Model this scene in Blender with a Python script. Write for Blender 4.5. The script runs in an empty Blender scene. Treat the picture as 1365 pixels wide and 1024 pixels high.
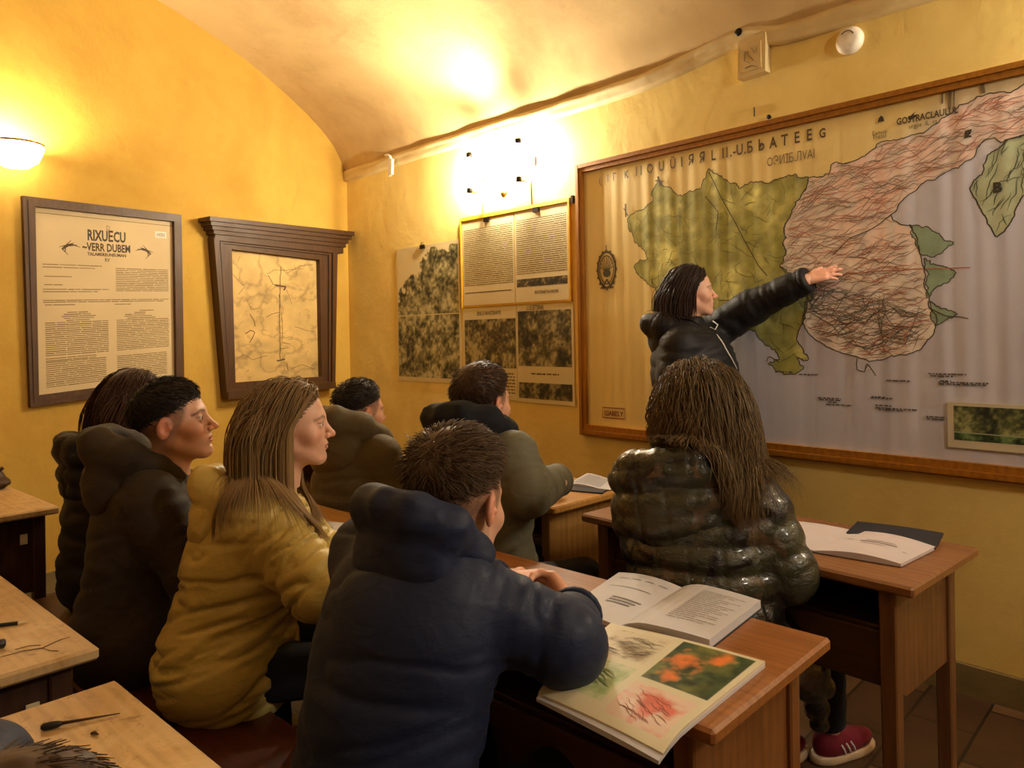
import bpy, math, random
import numpy as np
from mathutils import Matrix, Vector

SC = bpy.context.scene
COL = SC.collection
RNG = np.random.default_rng(11)
random.seed(5)

# ------------------------------------------------------------------ survey of the room (metres)
ROLL, FOC, CX, CY, EYE = .018, 1000., 682.5, 445., 1.40


def ray(x, y):
    a = (x - CX) / FOC
    b = -(y - CY) / FOC
    c, s = math.cos(ROLL), math.sin(ROLL)
    return np.array((a * c + b * s, 1., -a * s + b * c))


def P(x, y, Y):
    return np.array((0, 0, EYE)) + ray(x, y) * Y


def onz(x, y, z):
    d = ray(x, y)
    return P(x, y, (z - EYE) / d[2])


WDIR = np.array((.687, -.727, 0)); WDIR /= np.linalg.norm(WDIR)
WN = np.array((WDIR[1], -WDIR[0], 0))            # points into the room
if WN[1] > 0: WN = -WN
CORNER = np.array((-1.311, 6.051, 0))
LDIR = np.array((-.70, -1., 0)); LDIR /= np.linalg.norm(LDIR)   # along the left wall, towards the camera
LN = np.array((-LDIR[1], LDIR[0], 0))            # into the room


def wm(s, z, d=0.):
    return CORNER + WDIR * s + WN * d + np.array((0, 0, z))


def wl(s, z, d=0.):
    return CORNER + LDIR * s + LN * d + np.array((0, 0, z))


def px_wm(x, y):
    q = ray(x, y); o = np.array((0, 0, EYE))
    t = np.dot(CORNER - o, WN) / np.dot(q, WN)
    p = o + q * t
    return float(np.dot(p - CORNER, WDIR)), float(p[2])


def px_wl(x, y):
    q = ray(x, y); o = np.array((0, 0, EYE))
    t = np.dot(CORNER - o, LN) / np.dot(q, LN)
    p = o + q * t
    return float(np.dot(p - CORNER, LDIR)), float(p[2])


# ------------------------------------------------------------------ objects
def tag(o, label=None, cat=None, group=None, kind=None):
    if label: o['label'] = label
    if cat: o['category'] = cat
    if group: o['group'] = group
    if kind: o['kind'] = kind
    return o


def empty(name, loc=(0, 0, 0), rz=0., label=None, cat=None, group=None):
    o = bpy.data.objects.new(name, None)
    o.empty_display_size = .1
    COL.objects.link(o)
    o.location = [float(v) for v in loc]
    o.rotation_euler = (0, 0, rz)
    return tag(o, label, cat, group)


def mesh_obj(name, V, F, mat, parent=None, smooth=False, fmat=None, col=None, inv=False):
    """one mesh object; V in world space when inv is set and the parent is moved"""
    me = bpy.data.meshes.new(name)
    V = np.asarray(V, float)
    if inv and parent is not None:
        M = np.array(Matrix.LocRotScale(parent.location, parent.rotation_euler, None).inverted())
        V = V @ M[:3, :3].T + M[:3, 3]
    if isinstance(F, np.ndarray):
        F = F.tolist()
    me.from_pydata(V.tolist(), [], F)
    for m in (mat if isinstance(mat, (list, tuple)) else [mat]):
        me.materials.append(m)
    if fmat is not None:
        me.polygons.foreach_set('material_index', np.asarray(fmat, np.int32))
    if smooth:
        me.polygons.foreach_set('use_smooth', np.ones(len(me.polygons), bool))
    if col is not None:
        a = me.color_attributes.new('Col', 'FLOAT_COLOR', 'POINT')
        c = np.ones((len(V), 4), np.float32); c[:, :3] = col
        a.data.foreach_set('color', c.ravel())
    me.validate(); me.update()
    o = bpy.data.objects.new(name, me)
    COL.objects.link(o)
    if parent is not None: o.parent = parent
    return o


class MB:
    """collects simple solids into one mesh"""
    def __init__(s): s.v = []; s.f = []; s.m = []; s.n = 0

    def add(s, V, F, m=0):
        V = np.asarray(V, float)
        s.v.append(V); s.f += [[i + s.n for i in f] for f in F]; s.m += [m] * len(F); s.n += len(V)

    def box(s, lo, hi, b=.003, m=0, taper=None):
        """chamfered box"""
        lo = np.array(lo, float); hi = np.array(hi, float)
        b = min(b, .45 * float((hi - lo).min()))
        pts = []
        idx = {}
        for i in (0, 1):
            for j in (0, 1):
                for k in (0, 1):
                    for ax in range(3):
                        p = np.array([(lo, hi)[i][0], (lo, hi)[j][1], (lo, hi)[k][2]])
                        for a2, t in ((0, i), (1, j), (2, k)):
                            if a2 != ax: p[a2] += b if t == 0 else -b
                        idx[(i, j, k, ax)] = len(pts); pts.append(p)
        F = []
        cyc = [(0, 0), (1, 0), (1, 1), (0, 1)]
        for ax in range(3):
            o1, o2 = [(1, 2), (2, 0), (0, 1)][ax]
            for t in (0, 1):
                q = []
                for (a, c) in cyc:
                    key = [0, 0, 0]; key[ax] = t; key[o1] = a; key[o2] = c
                    q.append(idx[(*key, ax)])
                F.append(q if t else q[::-1])
        for ax in range(3):      # edge chamfers
            o1, o2 = [(1, 2), (2, 0), (0, 1)][ax]
            for a in (0, 1):
                for c in (0, 1):
                    k0 = [0, 0, 0]; k1 = [0, 0, 0]
                    k0[o1] = k1[o1] = a; k0[o2] = k1[o2] = c; k0[ax] = 0; k1[ax] = 1
                    q = [idx[(*k0, o1)], idx[(*k1, o1)], idx[(*k1, o2)], idx[(*k0, o2)]]
                    F.append(q if (a ^ c) else q[::-1])
        for i in (0, 1):
            for j in (0, 1):
                for k in (0, 1):
                    q = [idx[(i, j, k, 0)], idx[(i, j, k, 1)], idx[(i, j, k, 2)]]
                    F.append(q if (i + j + k) % 2 else q[::-1])
        pts = np.array(pts)
        if taper:
            mid = (lo + hi) / 2; t = (hi[2] - pts[:, 2]) / (hi[2] - lo[2])
            pts[:, :2] = mid[:2] + (pts[:, :2] - mid[:2]) * (1 + (taper - 1) * t)[:, None]
        s.add(pts, F, m)

    def prism(s, poly, fn, h0, h1, m=0):
        """polygon (a, b) extruded between heights, mapped by fn(a, b, h)"""
        n = len(poly)
        V = [fn(a, b, h0) for a, b in poly] + [fn(a, b, h1) for a, b in poly]
        F = [list(range(n))[::-1], list(range(n, 2 * n))]
        F += [[i, (i + 1) % n, (i + 1) % n + n, i + n] for i in range(n)]
        s.add(V, F, m)

    def tube(s, pts, r, n=8, m=0, cap=True):
        V, F = tube_geo(pts, r, n, cap)
        s.add(V, F, m)

    def lathe(s, prof, o, ax=(0, 0, 1), n=24, m=0):
        """profile [(r, h)] turned around an axis"""
        ax = np.array(ax, float); ax /= np.linalg.norm(ax)
        t = np.array((1, 0, 0)) if abs(ax[0]) < .8 else np.array((0, 1, 0))
        a = np.cross(ax, t); a /= np.linalg.norm(a); b = np.cross(ax, a)
        V = []
        for r, h in prof:
            for i in range(n):
                w = 2 * math.pi * i / n
                V.append(np.array(o) + ax * h + (a * math.cos(w) + b * math.sin(w)) * r)
        F = []
        for j in range(len(prof) - 1):
            for i in range(n):
                F.append([j * n + i, j * n + (i + 1) % n, (j + 1) * n + (i + 1) % n, (j + 1) * n + i])
        F.append(list(range(n))[::-1]); F.append([(len(prof) - 1) * n + i for i in range(n)])
        s.add(V, F, m)

    def build(s, name, mat, parent=None, smooth=False, inv=False):
        return mesh_obj(name, np.concatenate(s.v), s.f, mat, parent, smooth, s.m, inv=inv)


def tube_geo(pts, r, n=8, cap=True):
    pts = np.asarray(pts, float); m = len(pts)
    r = np.broadcast_to(np.asarray(r, float), (m,))
    T = np.gradient(pts, axis=0); T /= np.linalg.norm(T, axis=1)[:, None] + 1e-12
    ref = np.array((0, 0, 1.)) if abs(T[0][2]) < .9 else np.array((1., 0, 0))
    V = []
    for i in range(m):
        a = np.cross(T[i], ref); a /= np.linalg.norm(a) + 1e-12; b = np.cross(T[i], a); ref = -np.cross(T[i], a) if False else ref
        for k in range(n):
            w = 2 * math.pi * k / n
            V.append(pts[i] + r[i] * (a * math.cos(w) + b * math.sin(w)))
    F = []
    for i in range(m - 1):
        for k in range(n):
            F.append([i * n + k, (i + 1) * n + k, (i + 1) * n + (k + 1) % n, i * n + (k + 1) % n])
    if cap:
        F.append(list(range(n))); F.append([(m - 1) * n + k for k in range(n)][::-1])
    return np.array(V), F


# ------------------------------------------------------------------ noise
_T = RNG.random((64, 64, 64)).astype(np.float32)


def noise(p):
    p = np.asarray(p, float)
    i = np.floor(p).astype(np.int64); f = p - i
    f = f * f * (3 - 2 * f)
    i0 = i & 63; i1 = (i + 1) & 63
    x0, y0, z0 = i0[:, 0], i0[:, 1], i0[:, 2]; x1, y1, z1 = i1[:, 0], i1[:, 1], i1[:, 2]
    fx, fy, fz = f[:, 0], f[:, 1], f[:, 2]
    a = _T[x0, y0, z0] * (1 - fx) + _T[x1, y0, z0] * fx
    b = _T[x0, y1, z0] * (1 - fx) + _T[x1, y1, z0] * fx
    c = _T[x0, y0, z1] * (1 - fx) + _T[x1, y0, z1] * fx
    d = _T[x0, y1, z1] * (1 - fx) + _T[x1, y1, z1] * fx
    return ((a * (1 - fy) + b * fy) * (1 - fz) + (c * (1 - fy) + d * fy) * fz) * 2 - 1


def fbm(p, o=4):
    s = 0; a = .5; q = np.asarray(p, float)
    for _ in range(o):
        s = s + a * noise(q); a *= .5; q = q * 2.03 + 7.1
    return s


# ------------------------------------------------------------------ signed distance modelling
def smin(a, b, k):
    h = np.clip(.5 + .5 * (b - a) / k, 0, 1)
    return b * (1 - h) + a * h - k * h * (1 - h)


def smax(a, b, k): return -smin(-a, -b, k)


def sph(p, c, r): return np.linalg.norm(p - np.asarray(c), axis=1) - r


def ell(p, c, r, R=None):
    q = p - np.asarray(c)
    if R is not None: q = q @ R          # columns of R are the local axes
    r = np.asarray(r, float)
    k0 = np.linalg.norm(q / r, axis=1); k1 = np.linalg.norm(q / (r * r), axis=1) + 1e-9
    return np.where(k0 < 1e-4, -r.min(), k0 * (k0 - 1) / k1)


def cone(p, a, b, ra, rb):
    a = np.asarray(a, float); b = np.asarray(b, float); ba = b - a; pa = p - a
    t = np.clip(pa @ ba / (ba @ ba + 1e-12), 0, 1)
    return np.linalg.norm(pa - t[:, None] * ba, axis=1) - (ra + (rb - ra) * t)


def rot(yaw=0., pitch=0., roll=0.):
    """columns: right, forward, up. yaw 0 faces +X; degrees"""
    y, p, r = (math.radians(v) for v in (yaw, pitch, roll))
    f = np.array((math.cos(y) * math.cos(p), math.sin(y) * math.cos(p), math.sin(p)))
    rt = np.array((math.sin(y), -math.cos(y), 0))
    u = np.cross(rt, f)
    rt2 = rt * math.cos(r) - u * math.sin(r); u2 = rt * math.sin(r) + u * math.cos(r)
    return np.stack([rt2, f, u2], 1)


def unit(v):
    v = np.asarray(v, float); return v / (np.linalg.norm(v) + 1e-12)


def mesh_sdf(f, lo, hi, h, B=12, margin=.0):
    lo = np.asarray(lo, float); hi = np.asarray(hi, float)
    nb = np.ceil((hi - lo) / (h * B)).astype(int)
    N = nb * B + 1
    g = np.stack(np.meshgrid(*[np.arange(n) for n in nb], indexing='ij'), -1).reshape(-1, 3)
    cen = lo + (g + .5) * B * h
    d = f(cen)
    g = g[np.abs(d) < B * h * .9 * 1.35 + margin]
    o = np.stack(np.meshgrid(*[np.arange(B + 1)] * 3, indexing='ij'), -1).reshape(-1, 3)
    ids, vps, ex = [], [], [[], [], []]
    for c0 in range(0, len(g), 60):
        gg = g[c0:c0 + 60]
        I = gg[:, None, :] * B + o[None]
        pts = lo + I * h
        v = f(pts.reshape(-1, 3)).reshape(len(gg), B + 1, B + 1, B + 1)
        neg = v < 0
        cs = [neg[:, a:a + B, b:b + B, c:c + B] for a in (0, 1) for b in (0, 1) for c in (0, 1)]
        cnt = sum(x.astype(np.int8) for x in cs)
        m = np.argwhere((cnt > 0) & (cnt < 8))
        if len(m) == 0: continue
        gi = gg[m[:, 0]] * B + m[:, 1:]
        ids.append((gi[:, 0] * N[1] + gi[:, 1]) * N[2] + gi[:, 2])
        vc = {}
        for a in (0, 1):
            for b in (0, 1):
                for c in (0, 1):
                    vc[(a, b, c)] = v[m[:, 0], m[:, 1] + a, m[:, 2] + b, m[:, 3] + c]
        s = np.zeros((len(m), 3)); n = np.zeros(len(m))
        for ax in range(3):
            for q in ((0, 0), (0, 1), (1, 0), (1, 1)):
                k0 = list(q); k0.insert(ax, 0); k1 = list(q); k1.insert(ax, 1)
                A = vc[tuple(k0)]; C = vc[tuple(k1)]
                hit = (A < 0) != (C < 0)
                t = np.where(hit, A / np.where(hit, A - C, 1), 0)
                pos = np.tile(np.array(k0, float), (len(m), 1)); pos[:, ax] = t
                s += pos * hit[:, None]; n += hit
        vps.append(lo + (gi + s / n[:, None]) * h)
        base = vc[(0, 0, 0)]
        for ax in range(3):
            k = [0, 0, 0]; k[ax] = 1
            e = vc[tuple(k)]
            hit = (base < 0) != (e < 0)
            ex[ax].append(np.concatenate([gi[hit], (base[hit] < 0)[:, None].astype(int)], 1))
    ids = np.concatenate(ids); V = np.concatenate(vps)
    ids, ui = np.unique(ids, return_index=True); V = V[ui]
    F = []
    for ax in range(3):
        E = np.concatenate(ex[ax])
        o1, o2 = [(1, 2), (2, 0), (0, 1)][ax]
        q = []
        for (a, b) in ((-1, -1), (0, -1), (0, 0), (-1, 0)):
            c = E[:, :3].copy(); c[:, o1] += a; c[:, o2] += b
            q.append((c[:, 0] * N[1] + c[:, 1]) * N[2] + c[:, 2])
        q = np.stack(q, 1)
        pos = np.searchsorted(ids, q); pos = np.clip(pos, 0, len(ids) - 1)
        ok = (ids[pos] == q).all(1)
        pos = pos[ok]; fl = E[ok, 3] == 0
        pos[fl] = pos[fl][:, ::-1]
        F.append(pos)
    return V, np.concatenate(F)


def biggest(V, F):
    l = np.arange(len(V))
    A = F.ravel(); Bv = np.roll(F, -1, 1).ravel()
    while True:
        m = np.minimum(l[A], l[Bv]); o = l.copy()
        np.minimum.at(l, A, m); np.minimum.at(l, Bv, m); l = l[l]
        if (l == o).all(): break
    u, c = np.unique(l[A], return_counts=True); k = u[c.argmax()]
    F = F[l[F[:, 0]] == k]; used = np.unique(F); new = np.full(len(V), -1); new[used] = np.arange(len(used))
    return V[used], new[F]


def vnormals(V, F):
    n = np.cross(V[F[:, 2]] - V[F[:, 0]], V[F[:, 3]] - V[F[:, 1]])
    N = np.zeros_like(V)
    for k in range(4): np.add.at(N, F[:, k], n)
    return N / (np.linalg.norm(N, axis=1)[:, None] + 1e-12)


def relax(V, F, it=2, a=.5):
    for _ in range(it):
        S = np.zeros_like(V); c = np.zeros(len(V))
        for k in range(4):
            np.add.at(S, F[:, k], V[F[:, (k + 1) % 4]]); np.add.at(c, F[:, k], 1)
            np.add.at(S, F[:, k], V[F[:, k - 1]]); np.add.at(c, F[:, k], 1)
        V = V * (1 - a) + a * S / c[:, None]
    return V


def strands(paths, rad, n=3):
    """paths (N, M, 3), rad (N, M) -> one mesh of thin tapering locks"""
    N, M, _ = paths.shape
    T = np.gradient(paths, axis=1); T /= np.linalg.norm(T, axis=2)[..., None] + 1e-12
    ref = RNG.normal(size=(N, 1, 3)); ref = ref / np.linalg.norm(ref, axis=2)[..., None]
    a = np.cross(T, np.broadcast_to(ref, T.shape)); a /= np.linalg.norm(a, axis=2)[..., None] + 1e-9
    b = np.cross(T, a)
    w = np.arange(n) * 2 * math.pi / n
    V = paths[:, :, None, :] + rad[:, :, None, None] * (a[:, :, None, :] * np.cos(w)[None, None, :, None] + b[:, :, None, :] * np.sin(w)[None, None, :, None])
    idx = np.arange(N * M * n).reshape(N, M, n)
    A = idx[:, :-1, :]; Bq = idx[:, 1:, :]
    F = np.stack([A, np.roll(A, -1, 2), np.roll(Bq, -1, 2), Bq], -1).reshape(-1, 4)
    return V.reshape(-1, 3), F


# ------------------------------------------------------------------ materials
def lin(c):
    """sRGB 0-255 -> linear"""
    return tuple(((v / 255) / 12.92 if v / 255 <= .04045 else ((v / 255 + .055) / 1.055) ** 2.4) for v in c)


class NT:
    def __init__(s, name):
        s.m = bpy.data.materials.new(name); s.m.use_nodes = True
        s.t = s.m.node_tree; s.b = s.t.nodes['Principled BSDF']
        s.co = s.t.nodes.new('ShaderNodeTexCoord')

    def n(s, typ, **kw):
        x = s.t.nodes.new(typ)
        for k, v in kw.items():
            if k in x.inputs.keys(): x.inputs[k].default_value = v
            else: setattr(x, k, v)
        return x

    def l(s, a, b): s.t.links.new(a, b)

    def mapping(s, scale=(1, 1, 1), rotation=(0, 0, 0), src='Object'):
        m = s.n('ShaderNodeMapping'); m.inputs['Scale'].default_value = scale; m.inputs['Rotation'].default_value = rotation
        s.l(s.co.outputs[src], m.inputs['Vector']); return m.outputs['Vector']

    def noise(s, vec, scale, detail=4, rough=.55, dist=0.):
        x = s.n('ShaderNodeTexNoise'); x.inputs['Scale'].default_value = scale; x.inputs['Detail'].default_value = detail
        x.inputs['Roughness'].default_value = rough; x.inputs['Distortion'].default_value = dist
        s.l(vec, x.inputs['Vector']); return x.outputs['Fac']

    def ramp(s, fac, stops):
        r = s.n('ShaderNodeValToRGB')
        while len(r.color_ramp.elements) < len(stops): r.color_ramp.elements.new(.5)
        for e, (p, c) in zip(r.color_ramp.elements, stops):
            e.position = p; e.color = (*c, 1) if len(c) == 3 else c
        s.l(fac, r.inputs['Fac']); return r.outputs['Color']

    def mix(s, fac, a, b, mode='MIX'):
        x = s.n('ShaderNodeMix', data_type='RGBA', blend_type=mode)
        for sock, v in ((x.inputs[0], fac), (x.inputs[6], a), (x.inputs[7], b)):
            if hasattr(v, 'is_linked') or hasattr(v, 'links'): s.l(v, sock)
            elif isinstance(v, (int, float)): sock.default_value = v
            else: sock.default_value = (*v, 1)
        return x.outputs[2]

    def bump(s, h, strength=.3, dist=.01, prev=None):
        x = s.n('ShaderNodeBump'); x.inputs['Strength'].default_value = strength; x.inputs['Distance'].default_value = dist
        s.l(h, x.inputs['Height'])
        if prev is not None: s.l(prev, x.inputs['Normal'])
        s.l(x.outputs['Normal'], s.b.inputs['Normal']); return x.outputs['Normal']

    def set(s, **kw):
        for k, v in kw.items():
            k = k.replace('_', ' ')
            i = s.b.inputs[k]
            if hasattr(v, 'links'): s.l(v, i)
            elif isinstance(v, (tuple, list)): i.default_value = (*v, 1) if len(v) == 3 and len(i.default_value) == 4 else v
            else: i.default_value = v
        return s


def plain(name, c, rough=.5, metal=0., var=.12, sc=20, bump=.0, **kw):
    k = NT(name); v = k.mapping()
    f = k.noise(v, sc, 4)
    c = lin(c)
    k.set(Base_Color=k.ramp(f, [(.3, tuple(x * (1 - var) for x in c)), (.7, tuple(min(1, x * (1 + var)) for x in c))]), Roughness=rough, Metallic=metal)
    if bump: k.bump(k.noise(v, sc * 4, 3), bump, .004)
    for a, b in kw.items(): k.set(**{a: b})
    return k.m


def plaster(name, base, dark, stain=.5, rough=.85):
    k = NT(name); v = k.mapping()
    a = k.noise(v, 1.3, 6, .6, .4); b = k.noise(v, 9, 5, .6); c = k.noise(v, 3.1, 8, .7, 1.2)
    col = k.ramp(a, [(.30, lin(dark)), (.62, lin(base))])
    col = k.mix(k.ramp(b, [(.45, (0, 0, 0)), (.8, (.22,) * 3)]), col, lin([min(255, q * 1.08) for q in base]))
    col = k.mix(k.ramp(c, [(.60, (0, 0, 0)), (.75, (stain,) * 3)]), col, lin([q * .86 for q in dark]))
    k.set(Base_Color=col, Roughness=rough)
    n1 = k.bump(k.noise(v, 5, 6, .6), .35, .02)
    k.bump(k.noise(v, 60, 4, .6), .12, .004, n1)
    return k.m


def wood(name, c1, c2, c3, rough=.42, sc=1., axis=0, wear=None, coat=.15):
    k = NT(name)
    s = [11., 11., 11.]; s[axis] = 1.
    v = k.mapping(tuple(x * sc for x in s))
    w = k.n('ShaderNodeTexWave', wave_type='BANDS', bands_direction='Y' if axis != 1 else 'X')
    w.inputs['Scale'].default_value = 1.1; w.inputs['Distortion'].default_value = 5.; w.inputs['Detail'].default_value = 3.; w.inputs['Detail Scale'].default_value = 1.3
    k.l(v, w.inputs['Vector'])
    g = k.noise(v, 5, 6, .65, .3)
    col = k.mix(k.ramp(g, [(.35, (0, 0, 0)), (.7, (1, 1, 1))]), lin(c1), lin(c2))
    col = k.mix(k.ramp(w.outputs['Fac'], [(.05, (.20,) * 3), (.5, (0, 0, 0))]), col, lin(c3))
    if wear:
        vv = k.mapping((1, 1, 1))
        col = k.mix(k.ramp(k.noise(vv, 5, 7, .65, .8), [(.45, (0, 0, 0)), (.60, (.8,) * 3)]), col, lin(wear))
        col = k.mix(k.ramp(k.noise(vv, 14, 5, .7, 1.5), [(.56, (0, 0, 0)), (.68, (.65,) * 3)]), col, lin(c3))
    k.set(Base_Color=col, Coat_Weight=coat, Coat_Roughness=.25)
    rg = k.noise(k.mapping((1, 1, 1)), 9, 4)
    rr = k.n('ShaderNodeMapRange'); rr.inputs['To Min'].default_value = rough - .12; rr.inputs['To Max'].default_value = rough + .18
    k.l(rg, rr.inputs['Value']); k.l(rr.outputs['Result'], k.b.inputs['Roughness'])
    k.bump(g, .12, .003)
    return k.m


def attr_mat(name, rough=.6, coat=0., fine=0., bump=0., spec=.5):
    """colour comes from the printed pattern stored on the mesh"""
    k = NT(name)
    a = k.n('ShaderNodeVertexColor'); a.layer_name = 'Col'
    col = a.outputs['Color']
    if fine:
        f = k.noise(k.mapping(), 140, 3)
        col = k.mix(fine, col, k.ramp(f, [(.3, (.25,) * 3), (.7, (1, 1, 1))]), 'MULTIPLY')
    k.set(Base_Color=col, Roughness=rough, Coat_Weight=coat, Coat_Roughness=.15, Specular_IOR_Level=spec)
    if bump: k.bump(k.noise(k.mapping(), 12, 4), bump, .01)
    return k.m


def fabric(name, c, rough=.75, sheen=.2, wr=.35, sc=16, var=.15, c2=None, weave=.08, coat=0., csc=3.5, coat_rough=.3):
    k = NT(name); v = k.mapping()
    f = k.noise(v, csc, 4, .6, .6)
    b = lin(c); b2 = lin(c2) if c2 else tuple(x * (1 - var) for x in b)
    k.set(Base_Color=k.ramp(f, [(.38, b2), (.62, b)]), Roughness=rough, Sheen_Weight=sheen * .3, Specular_IOR_Level=.32, Sheen_Roughness=.5, Coat_Weight=coat, Coat_Roughness=coat_rough)
    n1 = k.bump(k.noise(k.mapping((1, 1, 1.7)), sc * 1.2, 4, .5, .8), min(1, wr), .010)
    k.bump(k.noise(v, 420, 2), weave, .002, n1)
    return k.m
# ------------------------------------------------------------------ room shell
M = {}
M['yellow'] = plaster('yellow_plaster', (208, 168, 70), (190, 146, 52), .4)
M['yellowfront'] = plaster('pale_yellow_plaster', (238, 212, 128), (222, 190, 102), .4)
M['ceil'] = plaster('ceiling_plaster', (208, 178, 120), (180, 146, 92), .45)
M['ochrewall'] = plaster('ochre_plaster', (120, 92, 48), (92, 66, 32), .4)
M['cream'] = plaster('cream_paint', (226, 205, 150), (196, 168, 108), .5, .6)
M['skirt'] = plaster('skirting_paint', (150, 130, 80), (110, 92, 52), .5, .7)
M['dwood'] = wood('dark_wood', (84, 53, 20), (64, 39, 13), (38, 23, 8), .5, 1., 2, None, .04)
M['dwoodx'] = wood('dark_wood_across', (84, 53, 20), (64, 39, 13), (38, 23, 8), .5, 1., 0, None, .04)
M['owood'] = wood('orange_wood', (172, 112, 22), (148, 92, 16), (110, 64, 12), .45, 1., 2, None, .05)
M['owoodx'] = wood('orange_wood_across', (172, 112, 22), (148, 92, 16), (110, 64, 12), .45, 1., 0, None, .05)
M['print'] = attr_mat('printed_paper', .65, 0., .0, .15)
M['mapprint'] = attr_mat('printed_map', .5, .10, .05, .06)
M['black'] = plain('black_plastic', (22, 20, 20), .4)
M['blackmetal'] = plain('black_metal', (35, 30, 26), .35, .7)
M['whiteplastic'] = plain('white_plastic', (235, 225, 205), .4)
M['brass'] = plain('aged_brass', (150, 105, 45), .35, .8)

# floor of large worn planks / tiles
k = NT('floor_tiles')
v = k.mapping((1, 1, 1), (0, 0, math.radians(-46.6)))
br = k.n('ShaderNodeTexBrick', offset=.5)
br.inputs['Scale'].default_value = 1.; br.inputs['Brick Width'].default_value = .42; br.inputs['Row Height'].default_value = .21
br.inputs['Mortar Size'].default_value = .006; br.inputs['Mortar Smooth'].default_value = .3
br.inputs['Color1'].default_value = (*lin((108, 80, 52)), 1); br.inputs['Color2'].default_value = (*lin((76, 52, 34)), 1); br.inputs['Mortar'].default_value = (*lin((40, 27, 16)), 1)
k.l(v, br.inputs['Vector'])
g = k.noise(v, 4.5, 7, .65, .6)
col = k.mix(.9, br.outputs['Color'], k.ramp(g, [(.3, (.55,) * 3), (.7, (1.1, 1.05, 1.))]), 'MULTIPLY')
k.set(Base_Color=col, Roughness=.5)
n1 = k.bump(br.outputs['Fac'], -.4, .004); k.bump(g, .15, .01, n1)
M['floor'] = k.m

ARCH = [(0, 2.72), (.05, 2.80), (.126, 2.912), (.236, 3.007), (.378, 3.105), (.581, 3.215), (.772, 3.308), (.894, 3.358), (1.07, 3.428), (1.234, 3.48), (1.39, 3.523), (1.54, 3.558), (1.75, 3.592), (1.98, 3.612), (2.2, 3.62)]
ARCH = ARCH + [(4.4 - p, z) for p, z in ARCH[::-1][1:]]
KL = float(np.dot(LDIR, WN))
LEN = 8.2


def lw(p, z, out=0.):       # point of the left wall at perpendicular distance p from the map wall
    return wl(p / KL, z, -out)


def structure(name, mb, mat, smooth=False):
    o = mb.build(name, mat, smooth=smooth); o['kind'] = 'structure'; return o


mb = MB()
c = [lw(0, 0), wm(LEN, 0), wm(LEN, 0) + WN * 4.4, lw(4.4, 0)]
mb.add([q for q in c] + [q - np.array((0, 0, .1)) for q in c], [[0, 3, 2, 1][::-1], [4, 5, 6, 7][::-1]] + [[i, (i + 1) % 4, (i + 1) % 4 + 4, i + 4] for i in range(4)])
structure('floor', mb, M['floor'])

mb = MB()
poly = [(0, 0)] + ARCH + [(4.4, 0)]
mb.prism(poly, lambda a, b, h: lw(a, b, h), 0., .25)
structure('wall_left', mb, M['yellow'])

mb = MB()
mb.prism([(-.25, 0), (LEN, 0), (LEN, 2.74), (-.25, 2.74)], lambda a, b, h: wm(a, b, -h), 0., .25)
structure('wall_front', mb, M['yellowfront'])
mb = MB()
mb.prism([(-.6, 0), (LEN, 0), (LEN, 2.74), (-.6, 2.74)], lambda a, b, h: wm(a, b, 4.4 + h), 0., .25)
structure('wall_back', mb, M['ochrewall'])
mb = MB()
mb.prism(poly, lambda a, b, h: wm(LEN + h, b, a), 0., .25)
structure('wall_right', mb, M['ochrewall'])

# barrel vault, slightly uneven old plaster
V = []; nx = 90
AR2 = []
for (p0, z0), (p1, z1) in zip(ARCH[:-1], ARCH[1:]):
    for t in (0, .5): AR2.append((p0 + (p1 - p0) * t, z0 + (z1 - z0) * t))
AR2.append(ARCH[-1])
for i in range(nx + 1):
    for p, z in AR2:
        a = lw(p, z); b = wm(LEN, z) + WN * p
        V.append(a + (b - a) * (i / nx))
V = np.array(V); m = len(AR2)
wob = fbm(V * np.array((1.1, 1.1, 1.1)), 4) * .03
edge = np.array([min(1, i / 4) for i in range(nx + 1) for _ in range(m)]) * np.array([min(1., 1.1 * min(p, 4.4 - p)) ** 1.5 for _ in range(nx + 1) for p, z in AR2])
V[:, 2] += wob * edge
top = V + np.array((0, 0, .2))
F = []
for i in range(nx):
    for j in range(m - 1):
        q = [i * m + j, i * m + j + 1, (i + 1) * m + j + 1, (i + 1) * m + j]
        F.append(q); F.append([x + len(V) for x in q[::-1]])
mb = MB(); mb.add(np.concatenate([V, top]), F)
structure('ceiling', mb, M['ceil'], True)

# cornice running along the map wall: a band of plaster swelling around a junction
pathpx = [(463, 236), (500, 224), (560, 204), (620, 186), (680, 168), (740, 150), (800, 131), (860, 112), (905, 92), (945, 72), (975, 56), (1000, 48), (1040, 50), (1075, 40), (1120, 26), (1180, 8), (1240, -11)]
sz = [px_wm(*q) for q in pathpx]
s_end, z_end = sz[-1]
sz += [(s_end + .6, z_end - .01), (LEN, z_end - .02)]
sz[0] = (0., sz[0][1])
ss = np.array([q[0] for q in sz]); zz = np.array([q[1] for q in sz])
S = np.linspace(0, LEN, 160)
Z = np.interp(S, ss, zz)
mb = MB()
prof = [(0, -.042), (.022, -.040), (.034, -.022), (.030, -.004), (.040, .010), (.042, .030), (.026, .046), (0, .050)]
V = []
for s_, z_ in zip(S, Z):
    w = .004 * noise(np.array([[s_ * 5, 3.3, z_]]))[0]
    for d, h in prof: V.append(wm(s_, z_ + h + w, d + (.006 * noise(np.array([[s_ * 7, h * 30, 1.]]))[0] if d > 0 else 0)))
n = len(prof)
F = [[i * n + j, i * n + j + 1, (i + 1) * n + j + 1, (i + 1) * n + j] for i in range(len(S) - 1) for j in range(n - 1)]
F += [list(range(n))[::-1], [(len(S) - 1) * n + j for j in range(n)]]
mb.add(V, F)
structure('trim_1', mb, M['cream'], True)

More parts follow.
